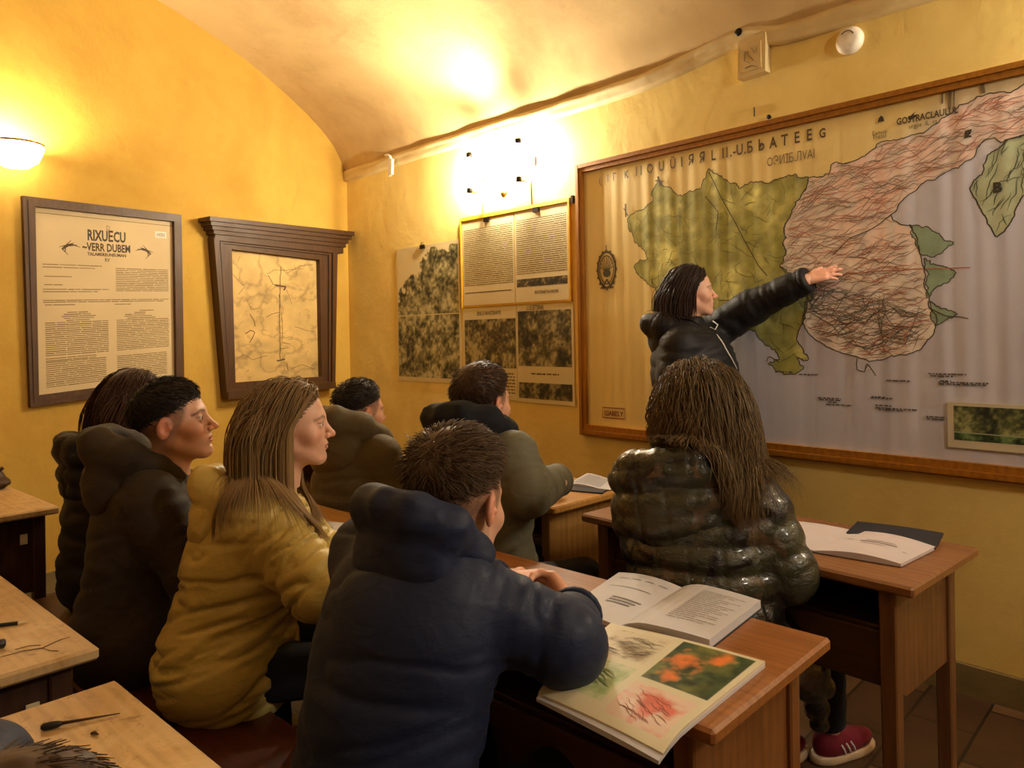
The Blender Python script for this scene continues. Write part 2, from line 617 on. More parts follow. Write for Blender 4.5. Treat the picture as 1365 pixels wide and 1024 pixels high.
# skirting
mb = MB()
mb.prism([(0, 0), (LEN, 0), (LEN, .115), (0, .115)], lambda a, b, h: wm(a, b, h), 0., .022)
structure('baseboard_front', mb, M['skirt'])
mb = MB()
mb.prism([(0.03, 0), (4.4, 0), (4.4, .115), (0.03, .115)], lambda a, b, h: lw(a, b, -h), 0., .022)
structure('baseboard_left', mb, M['skirt'])

# ------------------------------------------------------------------ printed sheets
class Sheet:
    """a printed sheet on a wall; fn(a, b, d): a to the right, b up, d off the wall"""
    def __init__(s, fn): s.fn = fn; s.v = []; s.c = []; s.f = []; s.n = 0

    def raw(s, A, D, F, C):
        A = np.asarray(A, float)
        s.v.append(np.array([s.fn(a, b, d) for (a, b), d in zip(A, np.broadcast_to(D, (len(A),)))]))
        C = np.asarray(C, float)
        s.c.append(np.broadcast_to(C, (len(A), 3)).copy()); s.f += [[i + s.n for i in f] for f in F]; s.n += len(A)

    def grid(s, a0, a1, b0, b1, step, colfn, d=0., ripple=None):
        na = max(2, int(round((a1 - a0) / step)) + 1); nb = max(2, int(round((b1 - b0) / step)) + 1)
        A, Bq = np.meshgrid(np.linspace(a0, a1, na), np.linspace(b0, b1, nb), indexing='ij')
        pts = np.stack([A.ravel(), Bq.ravel()], 1)
        D = np.full(len(pts), d) if ripple is None else d + ripple(pts)
        i = np.arange(na * nb).reshape(na, nb)
        F = np.stack([i[:-1, :-1], i[1:, :-1], i[1:, 1:], i[:-1, 1:]], -1).reshape(-1, 4)
        s.raw(pts, D, F.tolist(), colfn(pts))

    def slab(s, a0, a1, b0, b1, d0, d1, col):
        A = [(a0, b0), (a1, b0), (a1, b1), (a0, b1)] * 2
        D = np.array([d0] * 4 + [d1] * 4)
        s.raw(A, D, [[3, 2, 1, 0], [4, 5, 6, 7], [0, 1, 5, 4], [1, 2, 6, 5], [2, 3, 7, 6], [3, 0, 4, 7]], col)

    def quads(s, rects, d, col):
        if not rects: return
        A = []; F = []
        for (a0, b0, a1, b1) in rects:
            n = len(A); A += [(a0, b0), (a1, b0), (a1, b1), (a0, b1)]; F.append([n, n + 1, n + 2, n + 3])
        s.raw(A, d, F, col)

    def ribbon(s, pts, w, d, col, closed=False, taper=False):
        p = np.asarray(pts, float)
        if closed: p = np.concatenate([p, p[:1]])
        t = np.gradient(p, axis=0); t /= np.linalg.norm(t, axis=1)[:, None] + 1e-9
        nn = np.stack([-t[:, 1], t[:, 0]], 1)
        ww = np.full(len(p), w / 2)
        if taper: ww = ww * np.sin(np.linspace(.25, math.pi - .25, len(p)))
        A = np.concatenate([p + nn * ww[:, None], p - nn * ww[:, None]]); m = len(p)
        F = [[i + m, i + 1 + m, i + 1, i] for i in range(m - 1)]
        D = d if np.isscalar(d) else np.concatenate([d, d])
        s.raw(A, D, F, col)

    def text(s, body, a, b, size, d, col, sx=1., slope=0., bold=0.):
        cu = bpy.data.curves.new('t', 'FONT'); cu.body = body; cu.size = size; cu.align_x = 'CENTER'; cu.resolution_u = 2; cu.offset = bold
        o = bpy.data.objects.new('t', cu); COL.objects.link(o)
        me = bpy.data.meshes.new_from_object(o)
        A = [(a + v.co.x * sx, b + v.co.y + slope * v.co.x * sx) for v in me.vertices]
        F = [list(p.vertices) for p in me.polygons]
        bpy.data.objects.remove(o); bpy.data.curves.remove(cu); bpy.data.meshes.remove(me)
        if A: s.raw(A, d, F, col)

    def lines(s, a0, a1, b0, b1, pitch, d, col, fill=.5, word=(.012, .05), inside=None, gap=.006):
        R = []; b = b1
        while b - pitch * fill > b0:
            a = a0
            while a < a1:
                w = random.uniform(*word); e = min(a1, a + w)
                if inside is None or (inside(a, b) and inside(e, b)):
                    h = pitch * fill * random.uniform(.75, 1.05)
                    R.append((a, b - h, e, b))
                a = e + gap * random.uniform(.6, 1.6)
            b -= pitch
        s.quads(R, d, col)

    def build(s, name, mat, parent=None, smooth=False):
        return mesh_obj(name, np.concatenate(s.v), s.f, mat, parent, smooth, col=np.concatenate(s.c), inv=parent is not None)


def inpoly(pts, poly):
    x, y = pts[:, 0], pts[:, 1]; r = np.zeros(len(pts), bool); n = len(poly)
    for i in range(n):
        x0, y0 = poly[i]; x1, y1 = poly[i - 1]
        with np.errstate(divide='ignore', invalid='ignore'):
            r ^= ((y0 > y) != (y1 > y)) & (x < (x1 - x0) * (y - y0) / (y1 - y0 + 1e-12) + x0)
    return r


def C3(*c): return np.array(lin(c))


def wiggle(poly, amp, step=.012, seed=0., closed=True, f=28):
    """adds coastline roughness to a coarse outline"""
    p = np.asarray(poly, float)
    if closed: p = np.concatenate([p, p[:1]])
    L = np.concatenate([[0], np.cumsum(np.linalg.norm(np.diff(p, axis=0), axis=1))])
    t = np.arange(0, L[-1], step)
    q = np.stack([np.interp(t, L, p[:, 0]), np.interp(t, L, p[:, 1])], 1)
    z = np.zeros(len(q))
    n1 = fbm(np.stack([q[:, 0] * f, q[:, 1] * f, z + seed], 1), 3); n2 = fbm(np.stack([q[:, 0] * f, q[:, 1] * f, z + seed + 17], 1), 3)
    return q + amp * np.stack([n1, n2], 1)


INK = C3(58, 46, 36); INK2 = C3(96, 78, 58)

# ------------------------------------------------------------------ the big wall map
z3 = lambda x, y: px_wm(760 + x / 1.7074, 60 + y / 1.7074)
MZ0, MZ1, MS0, MS1 = .825, 2.343, 2.482, 5.25
root = empty('wall_map', wm((MS0 + MS1) / 2, MZ0, 0), 0, 'huge framed map of green and pink land on the yellow wall, touched by the woman', 'map')
mb = MB()
fw = .048
for (a0, b0, a1, b1, m) in ((MS0, MZ0, MS0 + fw, MZ1, 0), (MS1 - fw, MZ0, MS1, MZ1, 0), (MS0 + fw, MZ0, MS1 - fw, MZ0 + fw + .012, 1), (MS0 + fw, MZ1 - fw, MS1 - fw, MZ1, 1)):
    mb.prism([(a0, b0), (a1, b0), (a1, b1), (a0, b1)], lambda a, b, h: wm(a, b, h), 0.001, .032, m)
for (a0, b0, a1, b1, m) in ((MS0 + .008, MZ0 + .008, MS0 + .026, MZ1 - .008, 0), (MS0 + .03, MZ0 + .008, MS1, MZ0 + .030, 1), (MS0 + .03, MZ1 - .024, MS1, MZ1 - .008, 1)):
    mb.prism([(a0, b0), (a1, b0), (a1, b1), (a0, b1)], lambda a, b, h: wm(a, b, h), .03, .040, m)
mb.build('map_frame', [M['owood'], M['owoodx']], root, inv=True)

GREEN = [z3(*q) for q in [(205, 308), (215, 322), (230, 325), (245, 338), (270, 340), (300, 322), (305, 310), (318, 284), (345, 300), (370, 320), (390, 322), (420, 315), (450, 312), (480, 305), (510, 295), (545, 305), (535, 330), (515, 365), (495, 410), (490, 440), (490, 480), (478, 500), (500, 520), (540, 545), (560, 580), (540, 600), (530, 640), (515, 665), (540, 700), (548, 716), (520, 716), (540, 735), (515, 750), (470, 742), (450, 722), (478, 718), (470, 690), (445, 680), (430, 655), (400, 640), (300, 640), (230, 620), (210, 590), (200, 570), (185, 545), (165, 530), (150, 505), (165, 490), (185, 485), (175, 470), (150, 445), (140, 420), (135, 395), (150, 380), (170, 372), (190, 355), (190, 335), (200, 320)]]
PINK = [z3(*q) for q in [(545, 305), (570, 300), (595, 290), (600, 270), (625, 268), (660, 262), (690, 240), (700, 225), (740, 215), (790, 205), (830, 185), (880, 150), (920, 125), (950, 115), (1000, 110), (1040, 92), (1100, 76), (1160, 66), (1160, 190), (1060, 205), (1010, 215), (985, 225), (965, 210), (935, 225), (920, 255), (895, 275), (840, 300), (800, 320), (770, 345), (745, 375), (730, 385), (745, 405), (765, 410), (775, 415), (790, 440), (800, 475), (810, 520), (815, 560), (820, 590), (840, 630), (830, 660), (800, 690), (770, 705), (730, 710), (690, 720), (660, 712), (620, 700), (580, 680), (555, 668), (540, 650), (530, 620), (545, 580), (500, 530), (478, 500), (490, 480), (490, 440), (495, 410), (515, 365), (535, 330)]]
PEN = [z3(*q) for q in [(965, 240), (985, 225), (1010, 215), (1060, 205), (1120, 200), (1120, 300), (1055, 330), (1030, 350), (1010, 395), (995, 420), (975, 440), (950, 410), (940, 385), (925, 360), (913, 330), (920, 310), (940, 295), (945, 270)]]
COAST = [[z3(*q) for q in pp] for pp in ([(775, 410), (820, 412), (850, 440), (875, 452), (850, 470), (820, 485), (805, 480), (790, 445)], [(805, 490), (845, 500), (885, 520), (860, 540), (830, 560), (815, 570), (812, 530)], [(818, 582), (850, 600), (885, 612), (850, 630), (838, 640), (825, 615)])]
LG = wiggle(wiggle(GREEN, .020, seed=1.), .012, .008, 7., f=75); LP = wiggle(wiggle(PINK, .013, seed=1.), .008, .008, 7., f=75); LN2 = wiggle(wiggle(PEN, .012, seed=3.), .008, .008, 2., f=70); LC = [wiggle(wiggle(q, .016, .008, 5.), .012, .006, 9., f=80) for q in COAST]


def ripple(p):
    a = p[:, 0]
    return .0008 * np.sin(a * 47 + 1.3 * np.sin(a * 13)) + .0006 * np.sin(a * 91 + 2.) + .0006 * np.sin(p[:, 1] * 7 + a * 5)


def mapcol(p):
    a, b = p[:, 0], p[:, 1]; z0 = np.zeros(len(p))
    q3 = np.stack([a, b, z0], 1)
    st = noise(np.stack([a * 16, z0, z0 + .5], 1)) * .6 + noise(np.stack([a * 37, b * .6, z0 + 3], 1)) * .4  # streaks stand in for reflections off the sheet, put into its colour
    sea = np.clip((a - 3.05) / .5, 0, 1) * np.clip((1.95 - b + .42 * np.clip((a - 3.8) / .6, 0, 1)) / .35, 0, 1)
    cream, blue = C3(244, 222, 150), C3(206, 206, 220)
    c = cream * (1 - sea[:, None]) + blue * sea[:, None]
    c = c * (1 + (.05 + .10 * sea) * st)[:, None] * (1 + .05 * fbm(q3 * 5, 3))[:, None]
    f1 = fbm(q3 * np.array((9, 9, 1)) + 2, 5); f2 = fbm(q3 * np.array((26, 30, 1)) + 9, 4)
    i = inpoly(p, LP)
    red = np.clip((b - 1.62 + f1 * .5) / .35, 0, 1)[:, None] * np.clip(.5 + f2 * 1.2, 0, 1)[:, None]
    pc = C3(246, 234, 222) * (1 - .42 * red) + C3(228, 156, 130) * .42 * red
    gr = np.clip((1.55 - b) / .4, 0, 1)[:, None] * np.clip((3.75 - a) / .5, 0, 1)[:, None]
    pc = pc * (1 - gr * .65) + C3(176, 190, 186) * gr * .65
    pc = pc * (1 + .34 * f2 + .16 * f1)[:, None]
    c[i] = pc[i]
    i = inpoly(p, LG)
    gc = C3(206, 206, 128) * (1 + .5 * f1 + .75 * f2)[:, None]
    dk = np.clip((f1 + .15 - .5 * np.clip((1.5 - b) / .4, 0, 1)) * 1.5, 0, 1)[:, None]
    gc = gc * dk + C3(168, 168, 90) * (1 + .5 * f2)[:, None] * (1 - dk)
    c[i] = gc[i]
    i = inpoly(p, LN2); c[i] = (C3(186, 196, 160) * (1 + .2 * f1 + .15 * f2)[:, None])[i]
    for q in LC:
        i = inpoly(p, q); c[i] = (C3(150, 176, 150) * (1 + .3 * f2)[:, None])[i]
    return np.clip(c, 0, 1)


sh = Sheet(wm)
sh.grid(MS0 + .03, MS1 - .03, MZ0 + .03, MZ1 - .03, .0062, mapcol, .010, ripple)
dd = lambda p: .0118 + ripple(np.asarray(p, float))
for L_, w_ in ((LG, .0042), (LP, .0040), (LN2, .0050), *[(q, .0036) for q in LC]):
    q = np.concatenate([L_, L_[:1]]); q = q[(q[:, 0] < MS1 - .05)]
    sh.ribbon(q, w_, dd(q), C3(70, 66, 54))
# roads, rivers and relief hatching
rs = np.random.default_rng(3)


def squig(poly, n, ln, w, cols, slant, sd=.35):
    poly = np.asarray(poly); lo, hi = poly.min(0), poly.max(0); k_ = 0
    while k_ < n:
        p = lo + rs.random(2) * (hi - lo)
        if not inpoly(p[None], poly)[0]: continue
        k_ += 1
        m_ = int(rs.integers(5, 10)); l_ = ln * rs.uniform(.4, 1.5); an = slant + rs.normal() * sd
        t = np.linspace(-.5, .5, m_) * l_
        off = np.cumsum(rs.normal(size=m_)) * l_ * .055
        q = p + np.stack([t * math.cos(an) - off * math.sin(an), t * math.sin(an) + off * math.cos(an)], 1)
        q[:, 0] = np.clip(q[:, 0], MS0 + .05, MS1 - .05)
        ins = inpoly(q, poly)
        if ins.sum() < 4: continue
        q = q[ins]
        c_ = cols[int(rs.integers(len(cols)))]
        sh.ribbon(q, w * rs.uniform(.7, 1.3), dd(q), c_, taper=True)


squig(LP, 760, .11, .0026, [C3(152, 126, 108), C3(134, 114, 98), C3(188, 134, 114), C3(196, 120, 100), C3(146, 132, 120)], .16, .28)
squig(LG, 190, .08, .0026, [C3(122, 122, 66), C3(104, 104, 58), C3(140, 136, 80)], .3, 1.2)
squig(LN2, 40, .09, .0034, [C3(100, 110, 90), C3(84, 92, 78)], 1.2, .5)
low = [z3(*q) for q in [(450, 545), (560, 540), (700, 560), (820, 600), (800, 680), (690, 712), (580, 675), (545, 640), (530, 600)]]
squig(low, 150, .18, .0030, [C3(92, 88, 78), C3(82, 74, 64), C3(104, 116, 110)], .05, .6)
for pp in ([(318, 290), (375, 400), (430, 500), (455, 530)], [(490, 530), (560, 540), (640, 520), (800, 510), (920, 508)], [(735, 385), (690, 420), (640, 440), (600, 480)], [(820, 600), (860, 618), (915, 622)], [(310, 345), (340, 380), (335, 430)], [(340, 580), (400, 585), (470, 570)], [(655, 712), (655, 740), (672, 745), (680, 725), (700, 755)], [(450, 722), (455, 708), (480, 722)]):
    q = wiggle([z3(*w_) for w_ in pp], .004, .012, 2., closed=False); sh.ribbon(q, .0042, dd(q), C3(84, 76, 58) if pp[0][0] != 490 else C3(178, 110, 90))
# lettering across the top
T = [('(', 72), ('I', 90), ('Г', 105), ('K', 132), ('I', 155), ('I', 166), ('O', 186), ('U', 212), ('Ü', 238), ('I', 258), ('Я', 280), ('Я', 305), ('L', 330), ('I', 352), ('I', 361), ('.', 370), ('-', 378), ('U', 390), ('.', 402), ('Б', 413), ('Ь', 439), ('A', 466), ('T', 492), ('E', 520), ('E', 548), ('G', 578)]
for ch, x in T:
    xb = x; yb = 316 - (x - 72) * (316 - 212) / (578 - 72)
    a, b = z3(xb, yb)
    sh.text(ch, a, b, .070 if 150 < x < 560 else .056, .0158, C3(92, 70, 52), .74, bold=.0012)
a, b = z3(505, 268); sh.text('OЭИІБ.ЛVAI', a, b, .058, .0158, C3(128, 104, 82), .66)
a, b = z3(814, 170); sh.text('GOSTRACLAULUL', a, b, .036, .0158, C3(80, 68, 56), .75, bold=.001)
a, b = z3(806, 186); sh.text('urgpe  IL  ra', a, b, .026, .0158, C3(100, 86, 70), .8)
for x, y in ((708, 205), (708, 214)):
    a, b = z3(x, y); sh.text('Eamusi' if y < 210 else 'Fnasul', a, b, .026, .0158, C3(84, 72, 58), .8)
q = [z3(703, 178), z3(718, 175), z3(716, 166), z3(711, 162), z3(706, 168)]; sh.raw(q, .0158, [[0, 1, 2, 3, 4]], C3(60, 54, 48))
q = [z3(772, 168), z3(790, 152), z3(784, 162), z3(796, 160), z3(786, 168), z3(776, 174)]; sh.raw(q, .0158, [[0, 1, 2, 3, 4, 5]], C3(66, 58, 50))
for x0, y0, x1, y1, w_ in ((850, 105, 850, 135, .006), (866, 100, 866, 148, .010), (877, 98, 876, 150, .005), (940, 88, 944, 112, .012), (130, 362, 131, 392, .010), (126, 372, 136, 390, .005), (204, 300, 210, 322, .012), (198, 310, 216, 312, .006)):
    sh.ribbon([z3(x0, y0), z3((x0 + x1) / 2, (y0 + y1) / 2), z3(x1, y1)], w_, .0158, C3(120, 106, 84))
# little crest at the left
ca, cb = px_wm(811, 360)
th = np.linspace(0, 2 * math.pi, 40)
for rr_, w_ in ((1., .012), (.78, .006)):
    e = np.stack([ca + .062 * rr_ * np.cos(th) * (1 - .14 * np.sin(-th).clip(0)), cb + .098 * rr_ * np.sin(th)], 1)
    sh.ribbon(e, w_, .0158, C3(66, 52, 30))
for t_ in np.linspace(.25, math.pi - .25, 9):
    sh.ribbon([(ca, cb - .02), (ca + .025 * math.cos(t_), cb + .02 * math.sin(t_)), (ca + .045 * math.cos(t_), cb + .07 * math.sin(t_))], .0045, .0158, C3(70, 58, 30))
e = np.stack([ca + .026 * np.cos(th), cb - .018 + .022 * np.sin(th)], 1); sh.raw(e[:-1], .0160, [list(range(39))], C3(64, 54, 28))
for k_ in range(16):
    t_ = 2 * math.pi * k_ / 16; x_, y_ = ca + .066 * math.cos(t_), cb + .104 * math.sin(t_)
    sh.quads([(x_ - .006, y_ - .007, x_ + .006, y_ + .007)], .0160, C3(76, 62, 34))
sh.ribbon([(ca, cb + .10), (ca, cb + .118), (ca, cb + .135)], .005, .0158, C3(66, 52, 30))
for sgn in (-1, 1): sh.ribbon([(ca, cb - .05), (ca + sgn * .02, cb - .085), (ca + sgn * .045, cb - .10)], .008, .0158, C3(66, 52, 30))
# red stamp
a0, b0 = px_wm(806, 556); a1, b1 = px_wm(835, 545)
sh.ribbon([(a0, b0), (a1, b0), (a1, b1), (a0, b1)], .005, .0158, C3(140, 66, 50), closed=True)
sh.text('ШABES.Y', (a0 + a1) / 2, b0 + .012, .038, .0158, C3(140, 60, 46), .85, bold=.0008)
# legends over the sea
for (x0, x1, y) in ((470, 510, 747), (525, 567, 753), (722, 780, 767), (818, 905, 752), (822, 880, 757), (842, 955, 771), (842, 950, 775), (845, 870, 768), (567, 620, 806), (570, 622, 810), (586, 645, 821), (590, 612, 816), (687, 738, 806), (690, 720, 804), (698, 792, 829), (698, 735, 823), (705, 760, 833), (813, 855, 849), (815, 855, 854)):
    a0, b0 = z3(x0, y); a1, _ = z3(x1, y)
    sh.lines(a0, a1, b0 - .006, b0 + .010, .015, .0158, C3(92, 88, 86), .42, (.006, .024), gap=.004)
for x, y, t_ in ((908, 210, 'g'), (975, 336, 'B')):
    a, b = z3(x, y); sh.text(t_, a, b, .05, .0158, C3(60, 56, 46), 1, bold=.003)
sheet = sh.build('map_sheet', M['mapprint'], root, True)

# photograph fixed over the lower right of the map
a0, b0 = px_wm(1266, 595); a1 = MS1 - .12; b1 = px_wm(1266, 535)[1]


def foliage(p, light, dark, mid, sc=22., seed=0., hz=None):
    q = np.stack([p[:, 0], p[:, 1], np.zeros(len(p)) + seed], 1)
    f = fbm(q * sc + 3, 5); g = fbm(q * sc * 3.3 + 9, 4); h_ = fbm(q * sc * .35 + 1, 3)
    t = np.clip(.5 + .9 * f + .75 * g + .35 * h_, 0, 1)[:, None]
    c = np.where(t < .5, dark + (mid - dark) * t * 2, mid + (light - mid) * (t * 2 - 1))
    if hz is not None:
        m_ = (p[:, 1] > hz + .05 * h_ + .03 * f)
        c[m_] = light * (.95 + .05 * f[m_])[:, None]
    return np.clip(c, 0, 1)


def paper(base, v=.06, sc=8.):
    b = C3(*base)
    return lambda p: np.clip(b * (1 + v * fbm(np.stack([p[:, 0] * sc, p[:, 1] * sc, p[:, 0] * 0], 1), 4) * 2)[:, None], 0, 1)


sh = Sheet(wm)
sh.slab(a0, a1, b0, b1, .0165, .0205, C3(206, 198, 170))
sh.grid(a0 + .022, a1 - .03, b0 + .030, b1 - .014, .0055, lambda p: foliage(p, C3(168, 170, 110), C3(28, 38, 26), C3(92, 100, 58), 26, 4.) * np.where(((p[:, 1] - b0) < .058)[:, None], np.array((.5, .8, .75)), 1.), .0212)
sh.ribbon([(a0 + .022, b0 + .06), ((a0 + a1) / 2, b0 + .056), (a1 - .03, b0 + .05)], .004, .0216, C3(160, 170, 140))
tag(sh.build('photo_print', M['print']), 'wide green landscape photo in a pale border stuck on the lower right of the map', 'photo')

# ------------------------------------------------------------------ posters beside the map
ar = lambda px, py: px_wm(px, py)


def clip_thing(a, b, label, grp):
    t = empty('bulldog_clip', wm(a, b, .012), 0, label, 'clip', grp)
    m_ = MB(); m_.prism([(a - .026, b - .014), (a + .026, b - .014), (a + .022, b + .014), (a - .022, b + .014)], lambda x, y, h: wm(x, y, h), .010, .022); m_.build('jaw', M['blackmetal'], t, inv=True)
    m_ = MB(); m_.tube([wm(a - .012, b + .012, .018), wm(a - .010, b + .03, .017), wm(a + .010, b + .03, .017), wm(a + .012, b + .012, .018)], .0022, 6); m_.build('wire_handle', M['blackmetal'], t, inv=True)


# tree poster
a0, b1 = ar(529, 333); _, b0 = ar(535, 507); a1, _ = ar(614, 400)
sh = Sheet(wm)
sh.slab(a0, a1, b0, b1, .002, .006, C3(206, 188, 138))
mid = b0 + (b1 - b0) * .49


def treecol(p):
    c = foliage(p, C3(190, 178, 130), C3(44, 42, 24), C3(122, 114, 72), 17, 1.)
    u_ = (p[:, 0] - a0) / (a1 - a0)
    w_ = (p[:, 1] - mid) / (b1 - mid)
    f = fbm(np.stack([p[:, 0] * 14, p[:, 1] * 14, p[:, 0] * 0 + 3], 1), 4)
    sky = (w_ > 0) & (w_ > .30 + .75 * np.clip(u_ * 1.35, 0, .85) + .22 * f)
    c[sky] = C3(210, 192, 142)
    return c


sh.grid(a0 + .012, a1 - .012, b0 + .03, b1 - .02, .007, treecol, .0066)
sh.quads([(a0 + .012, mid - .004, a1 - .012, mid + .004)], .0070, C3(196, 182, 128))
tag(sh.build('tree_poster', M['print']), 'old poster of leafy trees nearest the room corner on the yellow wall', 'poster')
clip_thing((a0 + a1) / 2 - .03, b1 - .012, 'black clip at the top of the leafy tree poster', 'poster clips')

# backing board
A0, B1 = ar(616, 293); A1, _ = ar(762, 300); _, B0 = ar(763, 540)
B0u = ar(760, 402)[1]
root = empty('notice_board', wm((A0 + A1) / 2, B0u, 0), 0, 'yellow edged board holding the upper text sheets left of the map', 'notice board')
mb = MB()
mb.prism([(A0, B0u), (A1, B0u), (A1, B1), (A0, B1)], lambda a, b, h: wm(a, b, h), .002, .010)
M['ochre'] = plain('ochre_board', (214, 166, 40), .55)
mb.build('backboard', M['ochre'], root, inv=True)
mb = MB()
for (x0, y0, x1, y1) in ((A0 - .004, B1 - .016, A1, B1 + .006), (A1 - .012, B0u, A1, B1 - .016), (A0 - .004, B0u, A0 + .008, B1 - .016)):
    mb.prism([(x0, y0), (x1, y0), (x1, y1), (x0, y1)], lambda a, b, h: wm(a, b, h), .003, .020)
mb.build('edge_strip', M['ochre'], root, inv=True)

xm = ar(688, 340)[0]
TX = C3(86, 70, 40)
# upper left and right text sheets
sh = Sheet(wm); x0, x1 = A0 + .014, xm - .004; y0, y1 = B0u + .012, B1 - .03
sh.slab(x0, x1, y0, y1, .0105, .0125, C3(212, 196, 150))
sh.lines(x0 + .015, x1 - .012, y0 + .115, y1 - .05, .0125, .0130, TX * 1.5, .42, (.03, .12), gap=.004)
sh.quads([(x0 + .02, y0 + .078, x1 - .03, y0 + .084)], .013, TX)
tag(sh.build('text_sheet', M['print']), 'upper left sheet of dense printed text on the yellow edged board', 'printed sheet', 'text sheets')
clip_thing((x0 + x1) / 2, y1 - .002, 'black clip on the upper left text sheet', 'poster clips')
sh = Sheet(wm); x0, x1 = xm + .004, A1 - .016; y0b = y0
sh.slab(x0, x1, y0b, y1 + .008, .0105, .0125, C3(214, 198, 152))
sh.lines(x0 + .012, x1 - .012, y0 + .165, y1 - .045, .0125, .0130, TX * 1.5, .42, (.03, .12), gap=.004)
sh.grid(x0 + .012, x1 - .012, y0 + .092, y0 + .140, .006, lambda p: foliage(p, C3(150, 130, 80), C3(24, 20, 10), C3(60, 52, 28), 40, 2.), .0130)
sh.text('SNOTENEKTAUHNORS', (x0 + x1) / 2 + .04, y0 + .045, .026, .0132, TX, .72, bold=.0006)
tag(sh.build('text_sheet', M['print']), 'upper right text sheet with a dark picture strip on the yellow edged board', 'printed sheet', 'text sheets')
clip_thing((x0 + x1) / 2 - .03, y1 + .002, 'black clip on the upper right text sheet', 'poster clips')
# lower sheets
D0 = ar(622, 480)[0] - .02; yt = B0u - .008; yb = B0
sh = Sheet(wm); x0, x1 = A0 + .004, xm - .002
sh.slab(x0, x1, yb, yt, .003, .0075, C3(206, 190, 142))
sh.grid(x0 + .012, x1 - .006, yb + .20, yt - .075, .0065, lambda p: foliage(p, C3(170, 156, 104), C3(40, 34, 18), C3(100, 88, 50), 20, 6.), .0080)
sh.text('SENS G WAVETENWYE', (x0 + x1) / 2, yt - .048, .036, .0082, TX, .62, bold=.0008)
sh.lines(x0 + .02, x1 - .02, yb + .03, yb + .17, .02, .0080, TX, .4)
tag(sh.build('photo_sheet', M['print']), 'lower left photo sheet half hidden by the boy with the dark hood', 'printed sheet', 'photo sheets')
sh = Sheet(wm); x0, x1 = xm + .002, A1 + .008
sh.slab(x0, x1, yb - .004, yt, .003, .0075, C3(208, 192, 146))
h_ = yt - yb
sh.grid(x0 + .010, x1 - .018, yb + h_ * .37, yt - .035, .0065, lambda p: foliage(p, C3(172, 158, 108), C3(30, 28, 16), C3(92, 84, 50), 18, 8.), .0080)
sh.text('I.I.SOBTSINAI.', x0 + (x1 - x0) * .35, yt - .03, .040, .0084, TX, .62, bold=.0008)
sh.grid(x0 + .010, x1 - .018, yb + .02, yb + h_ * .20, .0065, lambda p: foliage(p, C3(150, 136, 88), C3(22, 18, 8), C3(70, 62, 34), 24, 9.), .0080)
sh.lines(x0 + .02, x1 - .05, yb + h_ * .335, yb + h_ * .35, .016, .0080, TX, .6)
sh.lines(x0 + .12, x1 - .12, yb + h_ * .255, yb + h_ * .30, .018, .0080, TX, .5)
tag(sh.build('photo_sheet', M['print']), 'lower right photo sheet with two dark pictures beside the map frame', 'printed sheet', 'photo sheets')

# ------------------------------------------------------------------ left wall: framed document
def fl(a, b, d): return wl(-a, b, d)      # a to the right


def plw(x, y):
    s_, z_ = px_wl(x, y); return (-s_, z_)


def frame_quad(mb, O, I, d0, d1, m=(0, 1)):
    """four mitred bars between an outer and an inner quad (bl, br, tr, tl)"""
    for i in range(4):
        j = (i + 1) % 4
        mb.prism([O[i], O[j], I[j], I[i]], fl, d0, d1, m[1] if i in (0, 2) else m[0])


O = [plw(35, 543), plw(242, 514), plw(238, 287), plw(29, 262)]
a_ = (O[0][0] + O[3][0]) / 2; O[0] = (a_ + .01, O[0][1]); O[3] = (a_ - .01, O[3][1])
I = [plw(48, 527), plw(231, 503), plw(228, 296), plw(43, 276)]
root = empty('framed_document', fl((O[0][0] + O[1][0]) / 2, O[0][1], 0), 0, 'dark framed document with an ornate heading at the left, below the wall lamp', 'framed document')
mb = MB(); frame_quad(mb, O, I, .004, .034)
O2 = [tuple(np.array(o) * .6 + np.array(i_) * .4) for o, i_ in zip(O, I)]
frame_quad(mb, O2, I, .03, .038)
mb.build('frame', [M['dwood'], M['dwoodx']], root, inv=True)
Iq = [np.array(q) for q in I]


def bil(u_, v_): return (1 - v_) * ((1 - u_) * Iq[0] + u_ * Iq[1]) + v_ * ((1 - u_) * Iq[3] + u_ * Iq[2])


W_, H_ = float(np.linalg.norm(Iq[1] - Iq[0])), float(np.linalg.norm(Iq[3] - Iq[0]))
sh = Sheet(lambda a, b, d: fl(*bil(a / W_, b / H_), d))
sh.grid(0, W_, 0, H_, .02, paper((214, 190, 142), .06, 4.), .012)
TD = C3(120, 98, 62)
uv = lambda u_, v_: (u_ * W_, v_ * H_)
arch = lambda c0, c1, top: (lambda a, b: b < top - .10 * H_ * ((a - (c0 + c1) / 2) / ((c1 - c0) / 2)) ** 2 * .6)
sh.text('RIXUЕCU', *uv(.49, .845), .088, .0126, C3(70, 56, 32), .60, bold=.003)
sh.text('~VERR DUBEM', *uv(.49, .785), .066, .0126, C3(70, 56, 32), .66, bold=.002)
sh.text('TALAMSREUNEUMAN', *uv(.49, .757), .026, .0126, C3(84, 66, 40), .9, bold=.001)
sh.text('D', *uv(.50, .91), .04, .0126, TD, .8); sh.text('RV', *uv(.49, .725), .03, .0126, TD, .8, bold=.001)
for sg in (-1, 1):
    for k_ in range(4):
        sh.ribbon([uv(.5 + sg * (.20 + .02 * k_), .80 + .012 * k_), uv(.5 + sg * (.26 + .02 * k_), .815 - .01 * k_), uv(.5 + sg * (.34 - .02 * k_), .795 - .014 * k_)], .010, .0126, C3(84, 66, 40), taper=True)
ln_ = lambda u0, u1, v0, v1, p_, c_, ins=None, fill=.45: sh.lines(u0 * W_, u1 * W_, v0 * H_, v1 * H_, p_, .0126, c_, fill, (.03, .14), ins, .004)
